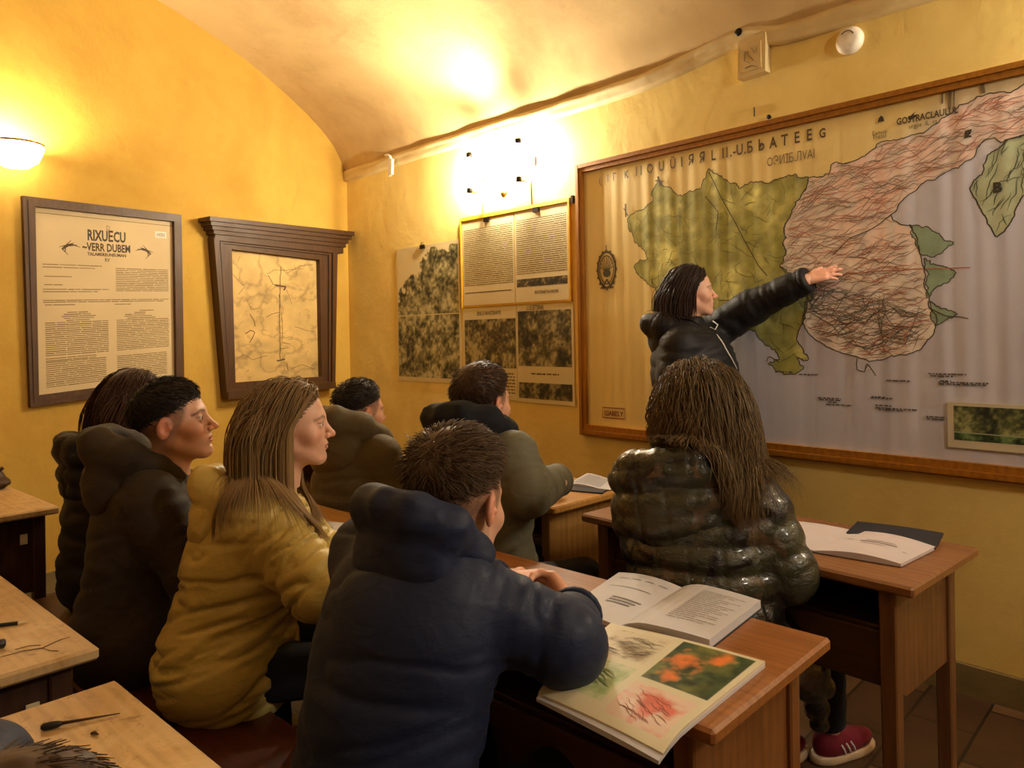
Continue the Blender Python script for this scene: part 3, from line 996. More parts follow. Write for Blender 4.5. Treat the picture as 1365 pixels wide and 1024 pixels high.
for (u0, u1, v_) in ((.05, .45, .70), (.05, .40, .685), (.06, .24, .635), (.06, .18, .59), (.05, .50, .565), (.05, .42, .552), (.05, .96, .505), (.05, .92, .495), (.06, .26, .48), (.54, .66, .478)):
    ln_(u0, u1, v_ - .012, v_, .012, TD * 1.15)
ln_(.55, .96, .545, .69, .0115, TD)
ln_(.06, .49, .20, .46, .0115, TD, arch(.06 * W_, .49 * W_, .45 * H_))
ln_(.55, .96, .20, .46, .0115, TD, arch(.55 * W_, .96 * W_, .45 * H_))
ln_(.06, .47, .03, .17, .0115, TD); ln_(.55, .94, .03, .17, .0115, TD)
ln_(.06, .40, .17, .19, .012, TD * 1.3)
sh.quads([(.86 * W_, .89 * H_, .95 * W_, .93 * H_)], .0126, C3(232, 226, 208)); sh.text('HERE', *uv(.905, .898), .034, .0132, TD, .7)
sh.quads([(0, H_ * .97, W_, H_ * .974)], .0126, TD * 1.4)
sh.build('document_sheet', M['print'], root)

# ------------------------------------------------------------------ left wall: cornice-topped frame, narrowing downwards
bl, br_, tr, tl = plw(294, 532), plw(438, 517), plw(441, 335), plw(276, 318)
ibl, ibr, itr, itl = plw(307, 510), plw(422, 502), plw(419, 347), plw(302, 333)
root = empty('framed_drawing', fl((bl[0] + br_[0]) / 2, bl[1], 0), 0, 'brown frame with a moulded top holding a faded line drawing, in the room corner', 'framed drawing')
mb = MB(); frame_quad(mb, [bl, br_, tr, tl], [ibl, ibr, itr, itl], .004, .060)
Oq = [bl, br_, tr, tl]; Iq2 = [ibl, ibr, itr, itl]
mxq = lambda t: [tuple(np.array(o) * (1 - t) + np.array(i_) * t) for o, i_ in zip(Oq, Iq2)]
frame_quad(mb, mxq(.0), mxq(.28), .055, .078); frame_quad(mb, mxq(.34), mxq(.5), .055, .072)
mb.build('frame', [M['dwood'], M['dwoodx']], root, inv=True)
mb = MB()
ct0, ct1 = plw(264, 291), plw(457, 311)
hh = (ct0[1] - tl[1])
for k_, (f0, f1, ins, dp) in enumerate(((0., .22, .0, .135), (.22, .42, .022, .120), (.42, .62, .045, .105), (.62, .82, .068, .092), (.82, 1.12, .088, .080))):
    L0, R0 = ct0[0] + ins * .8, ct1[0] - ins * .8
    zl = lambda f: ct0[1] - hh * f; zr = lambda f: ct1[1] - (ct1[1] - tr[1]) * f
    mb.prism([(L0, zl(f1)), (R0, zr(f1)), (R0, zr(f0)), (L0, zl(f0))], fl, .003, dp, 1)
mb.build('moulded_top', [M['dwood'], M['dwoodx']], root, inv=True)
mb = MB()
for q0 in (mxq(.9)[0], mxq(.9)[1]): pass
mb.prism([bl, br_, (br_[0] - .004, br_[1] + .05), (bl[0] + .004, bl[1] + .05)], fl, .06, .088, 1)
mb.build('bottom_moulding', [M['dwood'], M['dwoodx']], root, inv=True)
Iq = [np.array(q) for q in Iq2]
W_, H_ = float(np.linalg.norm(Iq[1] - Iq[0])), float(np.linalg.norm(Iq[3] - Iq[0]))
I3 = [q.copy() for q in Iq]


def bil2(u_, v_): return (1 - v_) * ((1 - u_) * I3[0] + u_ * I3[1]) + v_ * ((1 - u_) * I3[3] + u_ * I3[2])


sh = Sheet(lambda a, b, d: fl(*bil2(a / W_, b / H_), d))


def agedcol(p):
    q = np.stack([p[:, 0], p[:, 1], p[:, 0] * 0 + 2], 1)
    f = fbm(q * np.array((5, 9, 1)) + 4, 5); g = fbm(q * 24, 4)
    ridg = np.clip(1 - np.abs(fbm(q * np.array((6, 8, 1)) + 9, 4)) * 9, 0, 1)
    return np.clip(C3(206, 172, 104) * (1 + .30 * f + .15 * g)[:, None] * (1 - .35 * ridg)[:, None], 0, 1)


sh.grid(0, W_, 0, H_, .008, agedcol, .020)
DK = C3(84, 58, 26)
sv = lambda x, y: ((x - 248) / (716 - 248) * W_, (1 - (y - 212) / (905 - 212)) * H_)
for pts, w_ in (([(513, 270), (505, 400), (500, 560), (498, 795)], .006), ([(520, 275), (540, 310), (620, 260), (700, 240)], .003), ([(440, 320), (480, 295), (540, 290), (640, 270)], .003), ([(500, 430), (515, 600), (510, 700), (560, 710)], .004), ([(540, 400), (560, 450), (570, 490)], .003), ([(480, 380), (540, 385), (520, 410)], .012), ([(320, 650), (345, 630), (370, 640), (340, 700)], .006), ([(345, 545), (365, 580), (370, 610)], .006), ([(260, 330), (300, 380), (325, 400), (290, 440)], .003), ([(430, 560), (460, 540), (500, 530)], .004), ([(580, 610), (650, 630), (715, 640)], .003), ([(500, 735), (550, 730)], .004), ([(480, 800), (525, 795)], .010), ([(530, 820), (540, 860)], .006), ([(445, 330), (470, 380), (500, 375)], .005), ([(330, 470), (350, 520), (400, 510)], .003), ([(270, 780), (310, 760), (350, 790), (430, 770)], .003), ([(560, 850), (620, 830), (700, 860)], .003)):
    sh.ribbon(wiggle([sv(*q) for q in pts], .006, .012, 4., closed=False), w_, .0208, DK)
for k_ in range(46):
    p = np.array((random.uniform(.05, .9) * W_, random.uniform(.04, .95) * H_)); m_ = 6
    q = p + np.cumsum(rs.normal(size=(m_, 2)) * .013 + np.array((.008, .002)), axis=0)
    q[:, 0] = q[:, 0].clip(.01, W_ - .01); q[:, 1] = q[:, 1].clip(.01, H_ - .01)
    sh.ribbon(q, random.uniform(.0015, .0035), .0206, C3(128, 94, 48), taper=True)
sh.build('drawing_sheet', M['print'], root)

# ------------------------------------------------------------------ small fittings on the map wall
a, b = px_wm(1134, 55)
root = empty('smoke_detector', wm(a, b, 0), 0, 'round white detector on the yellow wall above the map', 'detector')
mb = MB(); mb.lathe([(.056, 0), (.058, .012), (.054, .022), (.044, .034), (.034, .038), (.0, .040)], wm(a, b, 0), WN, 28); mb.build('housing', M['whiteplastic'], root, True, inv=True)
mb = MB()
for r_ in (.020,):
    mb.tube([wm(a + .020 * math.cos(t) * .7, b - .004 + .026 * math.sin(t), .0385 - .004 * abs(math.cos(t))) for t in np.linspace(0, 2 * math.pi, 7)], .0018, 5)
mb.build('grille', M['blackmetal'], root, inv=True)
mb = MB(); mb.tube([wm(a + .030 * math.cos(t), b + .034 * math.sin(t), .039) for t in np.linspace(.5, 2.4, 10)], .0018, 5); mb.build('rim_slot', M['blackmetal'], root, inv=True)

a, b = px_wm(1010, 82)
root = empty('junction_box', wm(a, b, 0), 0, 'cream painted plaster box under the cornice above the map', 'box')
mb = MB()
mb.prism([(a - .075, b - .075), (a + .062, b - .07), (a + .066, b + .105), (a - .070, b + .10)], lambda x, y, h: wm(x, y, h), 0.002, .050)
mb.build('box_body', M['cream'], root, inv=True)
mb = MB(); mb.prism([(a - .055, b - .055), (a + .045, b - .05), (a + .045, b + .07), (a - .052, b + .068)], lambda x, y, h: wm(x, y, h), .049, .056); mb.build('cover', M['cream'], root, inv=True)
mb = MB()
for (x0, y0, x1, y1, x2, y2) in ((-.03, .04, -.035, .0, -.01, -.02), (.0, .05, .02, .02, .03, .04), (-.03, -.035, 0, -.03, .03, -.045), (.01, -.01, -.015, .02, -.02, .04)):
    mb.tube([wm(a + x0, b + y0, .0565), wm(a + x1, b + y1, .058), wm(a + x2, b + y2, .0565)], .0025, 5)
mb.build('relief_line', M['skirt'], root, inv=True)
a, b = px_wm(991, 46)
t = MB(); t.lathe([(.018, 0), (.018, .004), (.012, .007), (.0, .008)], wm(a, b, .042), WN, 20)
tag(t.build('cable_gland', M['blackmetal'], smooth=True), 'small dark oval knob on the cornice bulge above the plaster box', 'knob')

a, b = px_wm(530, 218)
root = empty('wall_hook', wm(a, b, 0), 0, 'small white hook with a hanging tag on the cornice near the corner', 'hook')
mb = MB(); mb.tube([wm(a - .07, b + .075, .03), wm(a - .05, b + .06, .07), wm(a - .005, b + .045, .06), wm(a + .005, b + .02, .06)], .010, 8); mb.build('hook_arm', M['whiteplastic'], root, True, inv=True)
mb = MB(); mb.prism([(a - .02, b - .10), (a + .02, b - .09), (a + .028, b + .02), (a - .028, b + .03)], lambda x, y, h: wm(x, y, h), .050, .072); mb.build('hanging_tag', M['whiteplastic'], root, inv=True)
a, b = px_wm(1028, 157)
mb = MB(); mb.lathe([(.003, .0), (.003, .014), (.010, .018), (.010, .024), (0, .027)], wm(a, b, 0.001), WN, 12); tag(mb.build('wall_nail', M['black']), 'black nail head in the wall just above the map frame', 'nail')
a, b = px_wm(1006, 152); mb = MB(); mb.tube([wm(a, b + .03, .004), wm(a, b - .012, .004)], .003, 6); tag(mb.build('wall_pin', M['black']), 'thin black pin in the wall left of the nail above the map', 'pin')
a, b = px_wm(765, 266); mb = MB(); mb.prism([(a - .008, b - .022), (a + .008, b - .022), (a + .008, b + .022), (a - .008, b + .022)], lambda x, y, h: wm(x, y, h), 0.001, .02)
tag(mb.build('wall_bracket', M['blackmetal']), 'tiny dark bracket between the notice board and the map frame', 'bracket')

# ------------------------------------------------------------------ lamps
def glow(name, c, s):
    k = NT(name); k.set(Base_Color=(1, .9, .7), Emission_Color=c, Emission_Strength=s); return k.m


WARM = (1., .87, .66)
M['tube'] = glow('lit_tube', WARM, 1500.)
M['tube2'] = glow('lit_tube_dim', WARM, 900.)
M['globe'] = glow('lit_globe', WARM, 1000.)
M['neutral_fill'] = glow('fill_opal', (1., .92, .80), 190.)
M['fill_bulb'] = glow('lit_bulb', WARM, 45.)
M['litglass'] = glow('lit_glass', WARM, 16.)
M['shade'] = plain('cream_glass', (236, 200, 120), .35)


def tube_lamp(s0, z0, label, h=.20, mt=None):
    """two upright lit tubes between dark end caps on one back plate"""
    root = empty('wall_lamp', wm(s0, z0, 0), 0, label, 'lamp', 'tube wall lamps')
    mb = MB(); mb.prism([(s0 - .27, z0 - .03), (s0 + .27, z0 - .03), (s0 + .27, z0 + .03), (s0 - .27, z0 + .03)], lambda a, b, h_: wm(a, b, h_), .001, .018); mb.build('back_plate', M['cream'], root, inv=True)
    for sg in (-1, 1):
        a = s0 + sg * .225
        mb = MB(); mb.lathe([(.013, -h / 2), (.013, h / 2)], wm(a, z0, .105), (0, 0, 1), 14); mb.build('lit_tube', mt or M['tube'], root, True, inv=True)
        for e in (-1, 1):
            mb = MB(); mb.lathe([(.017, -.016), (.019, -.010), (.019, .010), (.017, .016)], wm(a, z0 + e * (h / 2 + .012), .105), (0, 0, 1), 14); mb.build('end_cap', M['blackmetal'], root, True, inv=True)
        mb = MB(); mb.tube([wm(a, z0 - h / 2 - .02, .10), wm(a, z0 - h / 2 - .02, .03), wm(a - sg * .04, z0 - .02, .012)], .006, 6); mb.build('arm', M['brass'], root, inv=True)
    mb = MB(); mb.lathe([(.0, -.02), (.012, -.012), (.022, .004), (.024, .012), (.018, .016)], wm(s0 + .01, z0 - .165, .03), (0, 0, 1), 14); mb.build('switch_knob', M['brass'], root, True, inv=True)
    mb = MB(); mb.tube([wm(s0 + .235, z0 - .10, .012), wm(s0 + .232, z0 - .20, .008), wm(s0 + .232, z0 - .262, .006)], .005, 6); mb.build('cable', M['brass'], root, inv=True)
    return root


# ------------------------------------------------------------------ school desks
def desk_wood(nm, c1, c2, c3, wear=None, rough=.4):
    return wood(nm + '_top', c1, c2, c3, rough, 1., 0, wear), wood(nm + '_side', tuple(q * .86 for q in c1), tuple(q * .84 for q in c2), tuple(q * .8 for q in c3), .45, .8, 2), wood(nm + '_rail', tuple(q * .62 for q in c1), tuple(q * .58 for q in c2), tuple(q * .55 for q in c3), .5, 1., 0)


WA = desk_wood('honey', (158, 102, 48), (134, 80, 34), (92, 52, 22))
WB = desk_wood('chestnut', (150, 102, 56), (124, 80, 42), (86, 50, 26))
WG = desk_wood('pale', (196, 146, 74), (172, 122, 56), (120, 78, 34))
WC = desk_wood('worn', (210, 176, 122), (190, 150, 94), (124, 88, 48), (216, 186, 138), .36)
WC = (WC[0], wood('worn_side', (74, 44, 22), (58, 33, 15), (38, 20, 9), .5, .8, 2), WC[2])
M['plum'] = wood('dark_red_bench', (92, 44, 26), (70, 30, 18), (44, 18, 10), .45, 1., 0)
M['label'] = plain('paper_label', (222, 204, 160), .7)


def desk(corner, ang, L, W, label, cat='desk', D=.50, H=.75, group='school desks', tagged=False, panel_low=.42):
    root = empty('school_desk', (corner[0], corner[1], 0), math.radians(ang), label, cat, group)
    wt, ws, wr = W
    mb = MB(); mb.box((0, 0, H - .028), (L, D, H), .006); mb.build('tabletop', wt, root)
    ov = .065
    for e, x in enumerate((ov, L - ov - .024)):
        mb = MB()
        p = [(.035, H - .0285), (.035, panel_low + .05), (.075, panel_low), (D - .115, panel_low), (D - .075, panel_low + .03), (D - .075, H - .0285)]
        mb.prism(p, lambda a, b, h: (x + h, a, b), 0, .024); mb.build('side_panel', ws, root)
        for y in (.035, D - .075):
            mb = MB(); xx = x - .012 if e == 0 else x - .008
            mb.box((xx, y, 0), (xx + .045, y + .045, H - .029), .004, taper=.86); mb.build('leg', ws, root)
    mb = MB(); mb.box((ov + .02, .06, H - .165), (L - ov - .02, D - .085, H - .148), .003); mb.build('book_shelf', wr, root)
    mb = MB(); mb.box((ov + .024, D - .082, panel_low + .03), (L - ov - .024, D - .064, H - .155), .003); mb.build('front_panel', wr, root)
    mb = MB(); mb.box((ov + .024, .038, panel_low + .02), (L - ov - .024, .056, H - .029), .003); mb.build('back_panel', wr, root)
    if tagged:
        mb = MB(); mb.box((ov - .0155, .10, H - .135), (ov - .0125, .125, H - .095), .0008); o = mb.build('paper_tag', M['label'], root); o['label'] = 'small pale paper tag'
    return root


def bench(corner, ang, L, off, label, D=.26, H=.43):
    """long seat on two trestle ends; off = distance behind the desk corner line"""
    a = math.radians(ang); y = np.array((-math.sin(a), math.cos(a)))
    c = np.array(corner) + y * off
    root = empty('bench', (c[0], c[1], 0), a, label, 'bench', 'school benches')
    mb = MB(); mb.box((0, 0, H - .03), (L, D, H), .006); mb.build('seat', M['plum'], root)
    for x in (.12, L - .16):
        mb = MB(); mb.prism([(.03, 0), (D - .03, 0), (D - .06, H - .0305), (.06, H - .0305)], lambda p, q, h: (x + h, p, q), 0, .04); mb.build('leg', M['dwood'], root)
    mb = MB(); mb.box((.155, D / 2 - .015, .14), (L - .155, D / 2 + .015, .20), .003); mb.build('stretcher', M['dwoodx'], root)
    return root


def along(corner, ang, u, v=0.):
    a = math.radians(ang); x = np.array((math.cos(a), math.sin(a))); y = np.array((-math.sin(a), math.cos(a)))
    return np.array(corner) + x * u + y * v


CA = onz(1108, 850, .75)[:2]; CB = onz(1305, 730, .75)[:2]; CG = onz(845, 649, .75)[:2]
CC1 = onz(155, 905, .75)[:2]; CC2 = onz(133, 862, .75)[:2]; CC3 = onz(80, 675, .75)[:2]
ANG = 137.
desk(CA, 136.5, 1.22, WA, 'honey brown desk in front with an open book and a colour magazine on it')
desk(along(CA, 136.5, 1.42), 137, 1.30, WG, 'pale topped desk in front of the girl in the yellow coat', panel_low=.45)
desk(CB, 132, 1.12, WB, 'brown desk at the right below the map, notebooks on top')
cg = along(CG, 135, 0)
desk(cg, 135, 1.0, WG, 'pale topped desk by the boy in the grey green jacket, papers on it')
desk(along(cg, 135, 1.12), 136, 1.0, WG, 'far desk by the boy in the olive jacket near the corner')
C1E = along(CC1, 137, -1.15)
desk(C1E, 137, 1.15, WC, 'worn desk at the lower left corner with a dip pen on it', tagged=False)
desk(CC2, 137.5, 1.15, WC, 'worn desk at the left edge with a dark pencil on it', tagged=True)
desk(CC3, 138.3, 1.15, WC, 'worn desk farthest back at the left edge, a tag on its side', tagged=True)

bench(along(CA, 136.5, .12), 136.5, 1.2, .62, 'dark bench under the boy in the navy jacket')
bench(along(CA, 136.5, 1.42), 137, 1.25, .66, 'dark red bench under the girl in the yellow coat')
bench(along(CB, 132, .34), 132, .72, .50, 'dark bench under the girl in the shiny puffer coat')
bench(along(cg, 135, .0), 135, 2.0, .52, 'dark bench under the two boys by the far wall')

# ------------------------------------------------------------------ things on the desks
def paperstack(name, quad, z, h, mat, curl=0., n=10, label=None, cat=None, parent=None, col=None, skew=(0, 0), wave=None, group=None):
    """sheets of paper with corners quad (bl, br, tr, tl in xy), top following wave(u, v)"""
    q = [np.array(p[:2], float) for p in quad]
    U, Vv = np.meshgrid(np.linspace(0, 1, n + 1), np.linspace(0, 1, n + 1), indexing='ij')
    xy = ((1 - Vv)[..., None] * ((1 - U)[..., None] * q[0] + U[..., None] * q[1]) + Vv[..., None] * ((1 - U)[..., None] * q[3] + U[..., None] * q[2])).reshape(-1, 2)
    u, v = U.ravel(), Vv.ravel()
    w = wave(u, v) if wave else 0 * u
    lo = w[1] if isinstance(w, tuple) else 0 * u; up = w[0] if isinstance(w, tuple) else w
    top = np.concatenate([xy + np.array(skew), (z + h + up)[:, None]], 1); bot = np.concatenate([xy, (z + lo)[:, None]], 1)
    m = n + 1; i = np.arange(m * m).reshape(m, m); k = m * m
    a = np.stack([i[:-1, :-1], i[1:, :-1], i[1:, 1:], i[:-1, 1:]], -1).reshape(-1, 4)
    F = a.tolist() + (a[:, ::-1] + k).tolist()
    ring = list(i[:, 0]) + list(i[-1, 1:]) + list(i[-2::-1, -1]) + list(i[0, -2:0:-1])
    for s_, e_ in zip(ring, ring[1:] + ring[:1]): F.append([int(s_), int(s_ + k), int(e_ + k), int(e_)])
    Vt = np.concatenate([top, bot])
    c = None
    if col is not None:
        cc = col(u, v); c = np.concatenate([cc, cc * 0 + C3(226, 222, 214)])
    o = mesh_obj(name, Vt, F, mat, parent, False, col=c, inv=parent is not None)
    # outward normals
    bm_ = __import__('bmesh').new(); bm_.from_mesh(o.data); __import__('bmesh').ops.recalc_face_normals(bm_, faces=bm_.faces); bm_.to_mesh(o.data); bm_.free()
    if label: tag(o, label, cat, group)

    def surf(a_, b_, d=.0006):
        p = (1 - b_) * ((1 - a_) * q[0] + a_ * q[1]) + b_ * ((1 - a_) * q[3] + a_ * q[2])
        ww = wave(np.array([a_]), np.array([b_])) if wave else np.zeros(1)
        ww = ww[0] if isinstance(ww, tuple) else ww
        return np.array((p[0] + skew[0], p[1] + skew[1], z + h + float(ww[0]) + d))
    return o, surf


M['pages'] = plain('white_pages', (198, 196, 200), .7, 0, .04, 6)
M['pink_pages'] = plain('pinkish_pages', (200, 188, 188), .7, 0, .05, 6)
M['navycover'] = plain('dark_blue_cover', (34, 40, 52), .45, 0, .2, 8)
TOP = .7503
INKP = C3(120, 116, 116)

# open book: thick right half, thin left half
sp0, sp1 = onz(828, 840, TOP), onz(911, 784, TOP + .006)
root = empty('open_book', (sp0 + sp1) / 2 * np.array((1, 1, 0)) + np.array((0, 0, TOP)), 0, 'thick white book lying open on the front desk above the magazine', 'book')
lb, lt = onz(744, 818, TOP + .006), onz(825, 763, TOP + .006)
rb, rt = onz(946, 866, TOP), onz(1014, 812, TOP)
cov = [lb, rb + (rb - sp0) * .01, rt + (rt - sp1) * .01, lt]
o, sl = paperstack('left_pages', [lb, sp0, sp1, lt], TOP + .002, .004, M['pages'], parent=root, wave=lambda u, v: .010 * np.sin(u * math.pi) * 1.0)
o, sr = paperstack('right_pages', [sp0, rb, rt, sp1], TOP + .002, .022, M['pages'], parent=root, skew=(.0, .0), wave=lambda u, v: -.014 * np.clip(1 - u / .3, 0, 1) ** 2 + .004 * np.sin(u * 3.1) - .004 * u)
paperstack('cover', [lb - (sp0 - lb) * .01, rb + (rb - sp0) * .015, rt + (rt - sp1) * .015, lt - (sp1 - lt) * .01], TOP, .0018, M['navycover'], n=4, parent=root)


def page_print(name, surf, rows, root, col=INKP, mat=None):
    s_ = Sheet(lambda a, b, d: surf(a, b, d))
    cut = []
    for a0_, b0_, a1_, b1_ in rows:
        k_ = max(1, math.ceil((a1_ - a0_) / .05)); w_ = (a1_ - a0_) / k_
        cut += [(a0_ + i_ * w_, b0_, a0_ + (i_ + 1) * w_, b1_) for i_ in range(k_)]
    s_.quads(cut, .0008, col); return s_.build(name, M['print'], root)


R = []
for k_ in range(17):
    v_ = .86 - k_ * .040
    a = .36
    while a < .86 - .1 * (k_ % 3):
        e = min(.9, a + random.uniform(.04, .16)); R.append((a, v_, e, v_ + .010)); a = e + .015
page_print('printed_text', sr, R, root, C3(150, 146, 146))
R = [(.42, .42 - .05 * j, .86 - .04 * j, .42 - .05 * j + .026) for j in range(3)] + [(.14 + .2 * j, .86, .28 + .2 * j, .868) for j in range(4)] + [(.15, .66, .8, .668)]
page_print('printed_text', sl, R, root, C3(112, 108, 108))

# magazine hanging a little over the near edge
mz = TOP
q = [onz(717, 922, mz), onz(884, 1002, mz), onz(1020, 890, mz), onz(814, 838, mz)]


def mag_wave(u, v):
    drop = -.030 * np.clip(1 - v / .22, 0, 1) ** 2
    up = .004 * np.sin(u * 3.1) + .5 * drop
    return (up, .5 * drop)


def magcol(u, v):
    p = np.stack([u, v], 1); c = np.tile(C3(214, 206, 174), (len(u), 1))
    q3 = np.stack([u, v, u * 0], 1)
    f = fbm(q3 * 6 + 5, 4); g = fbm(q3 * 17 + 2, 5) * 1.3
    c *= (1 + .06 * f)[:, None]
    b = (u > .52) & (u < .96) & (v > .44) & (v < .97)
    flower = np.exp(-(((u - .66) / .09) ** 2 + ((v - .74) / .11) ** 2)) + .9 * np.exp(-(((u - .80) / .06) ** 2 + ((v - .86) / .08) ** 2)) + .7 * np.exp(-(((u - .66) / .05) ** 2 + ((v - .52) / .06) ** 2))
    fc = np.clip(flower * 1.5 + g * .8 - .25, 0, 1)[:, None]
    leaf = C3(58, 78, 44) * (1 + .9 * g)[:, None] + C3(150, 140, 60) * np.clip(f * 1.2 + .1, 0, 1)[:, None]
    pic = leaf * (1 - fc) + (C3(226, 120, 52) + C3(70, 60, 0) * np.clip(g, 0, 1)[:, None]) * fc
    c[b] = pic[b]
    b = (u > .05) & (u < .46) & (v > .10) & (v < .50)
    m = np.clip(.6 + g - 2.2 * ((u - .25) ** 2 + (v - .3) ** 2) * 3, 0, 1)[:, None]
    c[b] = (C3(200, 204, 160) * (1 - m) + C3(138, 160, 100) * (1 + .3 * g)[:, None] * m)[b]
    b = (u > .52) & (u < .95) & (v > .05) & (v < .38)
    m = np.clip(np.exp(-(((u - .75) / .13) ** 2 + ((v - .24) / .10) ** 2)) * 1.6 + g * .8 - .2, 0, 1)[:, None]
    c[b] = (C3(222, 196, 176) * (1 - m) + C3(206, 104, 86) * (1 + .25 * g)[:, None] * m)[b]
    b = (u > .08) & (u < .46) & (v > .56) & (v < .94)
    m = np.clip(.35 + g * 1.3 + f - 4 * ((u - .28) ** 2 + (v - .74) ** 2) * 3, 0, 1)[:, None]
    c[b] = (C3(208, 198, 168) * (1 - m) + C3(150, 130, 92) * m)[b]
    return np.clip(c, 0, 1)


M['magprint'] = attr_mat('glossy_print', .38, .15)
root = empty('magazine', (q[0] + q[2]) / 2 * np.array((1, 1, 0)) + np.array((0, 0, TOP)), 0, 'colour magazine with flower pictures hanging over the edge of the front desk', 'magazine')
o, sm = paperstack('top_spread', q, mz + .006, .006, M['magprint'], n=120, parent=root, wave=mag_wave, col=magcol)
q2 = [q[0] + (q[0] - q[3]) * .02, q[1] + (q[1] - q[2]) * .035, q[2], q[3]]
paperstack('lower_pages', q2, mz, .0058, M['pages'], n=12, parent=root, wave=mag_wave)
s_ = Sheet(lambda a, b, d: sm(a, b, d))
for k_ in range(34):
    c0 = np.array((random.uniform(.14, .40), random.uniform(.60, .86))); an = random.uniform(-.5, .9)
    pts = c0 + np.stack([np.linspace(-.07, .07, 5) * math.cos(an), np.linspace(-.05, .05, 5) * math.sin(an) + rs.normal(size=5) * .006], 1)
    s_.ribbon(pts, .005, .0008, C3(96, 82, 64), taper=True)
for k_ in range(26):
    c0 = np.array((random.uniform(.16, .36), random.uniform(.2, .42)))
    pts = c0 + np.stack([np.linspace(-.07, .07, 5), np.linspace(.03, -.03, 5) + rs.normal(size=5) * .006], 1)
    s_.ribbon(pts, .006, .0008, C3(104, 122, 74), taper=True)
for k_ in range(24):
    c0 = np.array((random.uniform(.60, .86), random.uniform(.10, .30)))
    pts = c0 + np.stack([np.linspace(-.05, .05, 5), np.linspace(.02, -.02, 5) + rs.normal(size=5) * .008], 1)
    s_.ribbon(pts, .005, .0008, C3(150, 92, 76), taper=True)
s_.build('sketch_print', M['print'], root)

# notebooks on the right desk
root = empty('open_notebook', onz(1125, 722, TOP), 0, 'open notebook with white pages on the right desk by the girl in the puffer coat', 'notebook')
s0, s1 = onz(1085, 737, TOP), onz(1139, 710, TOP)
o, su = paperstack('left_page', [onz(1030, 727, TOP), s0, s1, onz(1060, 697, TOP)], TOP + .002, .004, M['pink_pages'], parent=root, wave=lambda u, v: .004 * np.sin(u * 3.1))
o, su = paperstack('right_page', [s0, onz(1201, 754, TOP + .006), onz(1247, 731, TOP + .006), s1], TOP + .002, .004, M['pink_pages'], parent=root, wave=lambda u, v: .012 * np.sin(u * 3.1) + .004 * u)
R = [(.30, .52, .74, .56), (.34, .60, .70, .62), (.36, .45, .62, .465), (.12, .56, .2, .58), (.85, .4, .9, .42)]
page_print('printed_text', su, R, root, C3(140, 128, 126))
paperstack('cover', [onz(1028, 729, TOP), onz(1200, 755, TOP), onz(1246, 733, TOP), onz(1060, 696, TOP)], TOP, .0018, M['navycover'], n=4, parent=root)
o, su = paperstack('dark_folder', [onz(1128, 714, TOP), onz(1247, 735, TOP), onz(1258, 715, TOP), onz(1143, 699, TOP)], TOP + .004, .006, M['navycover'], n=10, label='dark blue folder at the back edge of the right desk under the notebook page', cat='folder', wave=lambda u, v: .003 * np.sin(u * 3))
# papers on the grey boy's desk
o, su = paperstack('dark_folder', [onz(757, 655, TOP), onz(803, 659, TOP), onz(822, 645, TOP), onz(775, 640, TOP)], TOP, .006, M['navycover'], n=6, label='dark folder under loose papers beside the sleeve of the grey green jacket', cat='folder')
o, su = paperstack('loose_paper', [onz(757, 648, TOP), onz(812, 655, TOP), onz(838, 645, TOP), onz(783, 635, TOP)], TOP + .0065, .003, M['pages'], n=8, label='printed papers lying on the dark folder on the pale desk', cat='papers', wave=lambda u, v: .006 * np.sin(u * 5 + v))
root2 = o
R = [(.08 + .0 * j, .12 + .10 * j, .85 - .1 * (j % 2), .15 + .10 * j) for j in range(8)]
pr = page_print('printed_text', su, R, None, C3(104, 100, 104)); pr.parent = root2
# sheet on the desk before the yellow girl
q = [onz(436, 727, TOP), onz(464, 718, TOP), onz(466, 699, TOP), onz(420, 694, TOP)]
o, su = paperstack('drawing_paper', q, TOP, .003, M['pages'], n=6, label='sheet with a black line drawing on the pale desk right of the long hair', cat='paper')
s_ = Sheet(lambda a, b, d: su(a, b, d))
for k_ in range(9): s_.ribbon(np.stack([np.linspace(.05, .5, 6), .55 + .05 * k_ * .5 + rs.normal(size=6) * .05], 1), .012, .0008, C3(70, 62, 58), taper=True)
s_.ribbon([(.4, .6), (.7, .5), (.97, .42)], .012, .0008, C3(90, 80, 72))
s_.build('ink_drawing', M['print'], o)

# dip pen on the nearest left desk
h0, h1 = onz(54, 970, TOP + .006), onz(84, 964, TOP + .006); t1 = onz(160, 951, TOP + .003)
root = empty('dip_pen', (h0 + t1) / 2, 0, 'dip pen with fat black end and thin brown shaft on the lower left desk', 'pen')
mb = MB(); mb.tube([h0 + (h1 - h0) * t for t in (0, .12, .45, .8, 1.)], [.003, .0062, .0066, .0052, .003], 12); mb.build('grip', M['black'], root, True, inv=True)
mb = MB(); mb.tube([h1, (h1 + t1) / 2, t1], [.003, .0022, .0008], 8); mb.build('shaft', M['dwoodx'], root, True, inv=True)
c_ = onz(126, 980, TOP)
mb = MB(); mb.tube([c_ + np.array((-.006, .001, .002)), c_ + np.array((0, 0, .004)), c_ + np.array((.007, -.002, .002))], [.002, .0032, .0015], 8); tag(mb.build('pencil_crumb', M['dwood'], smooth=True), 'small brown crumb on the lower left desk near the dip pen', 'crumb')
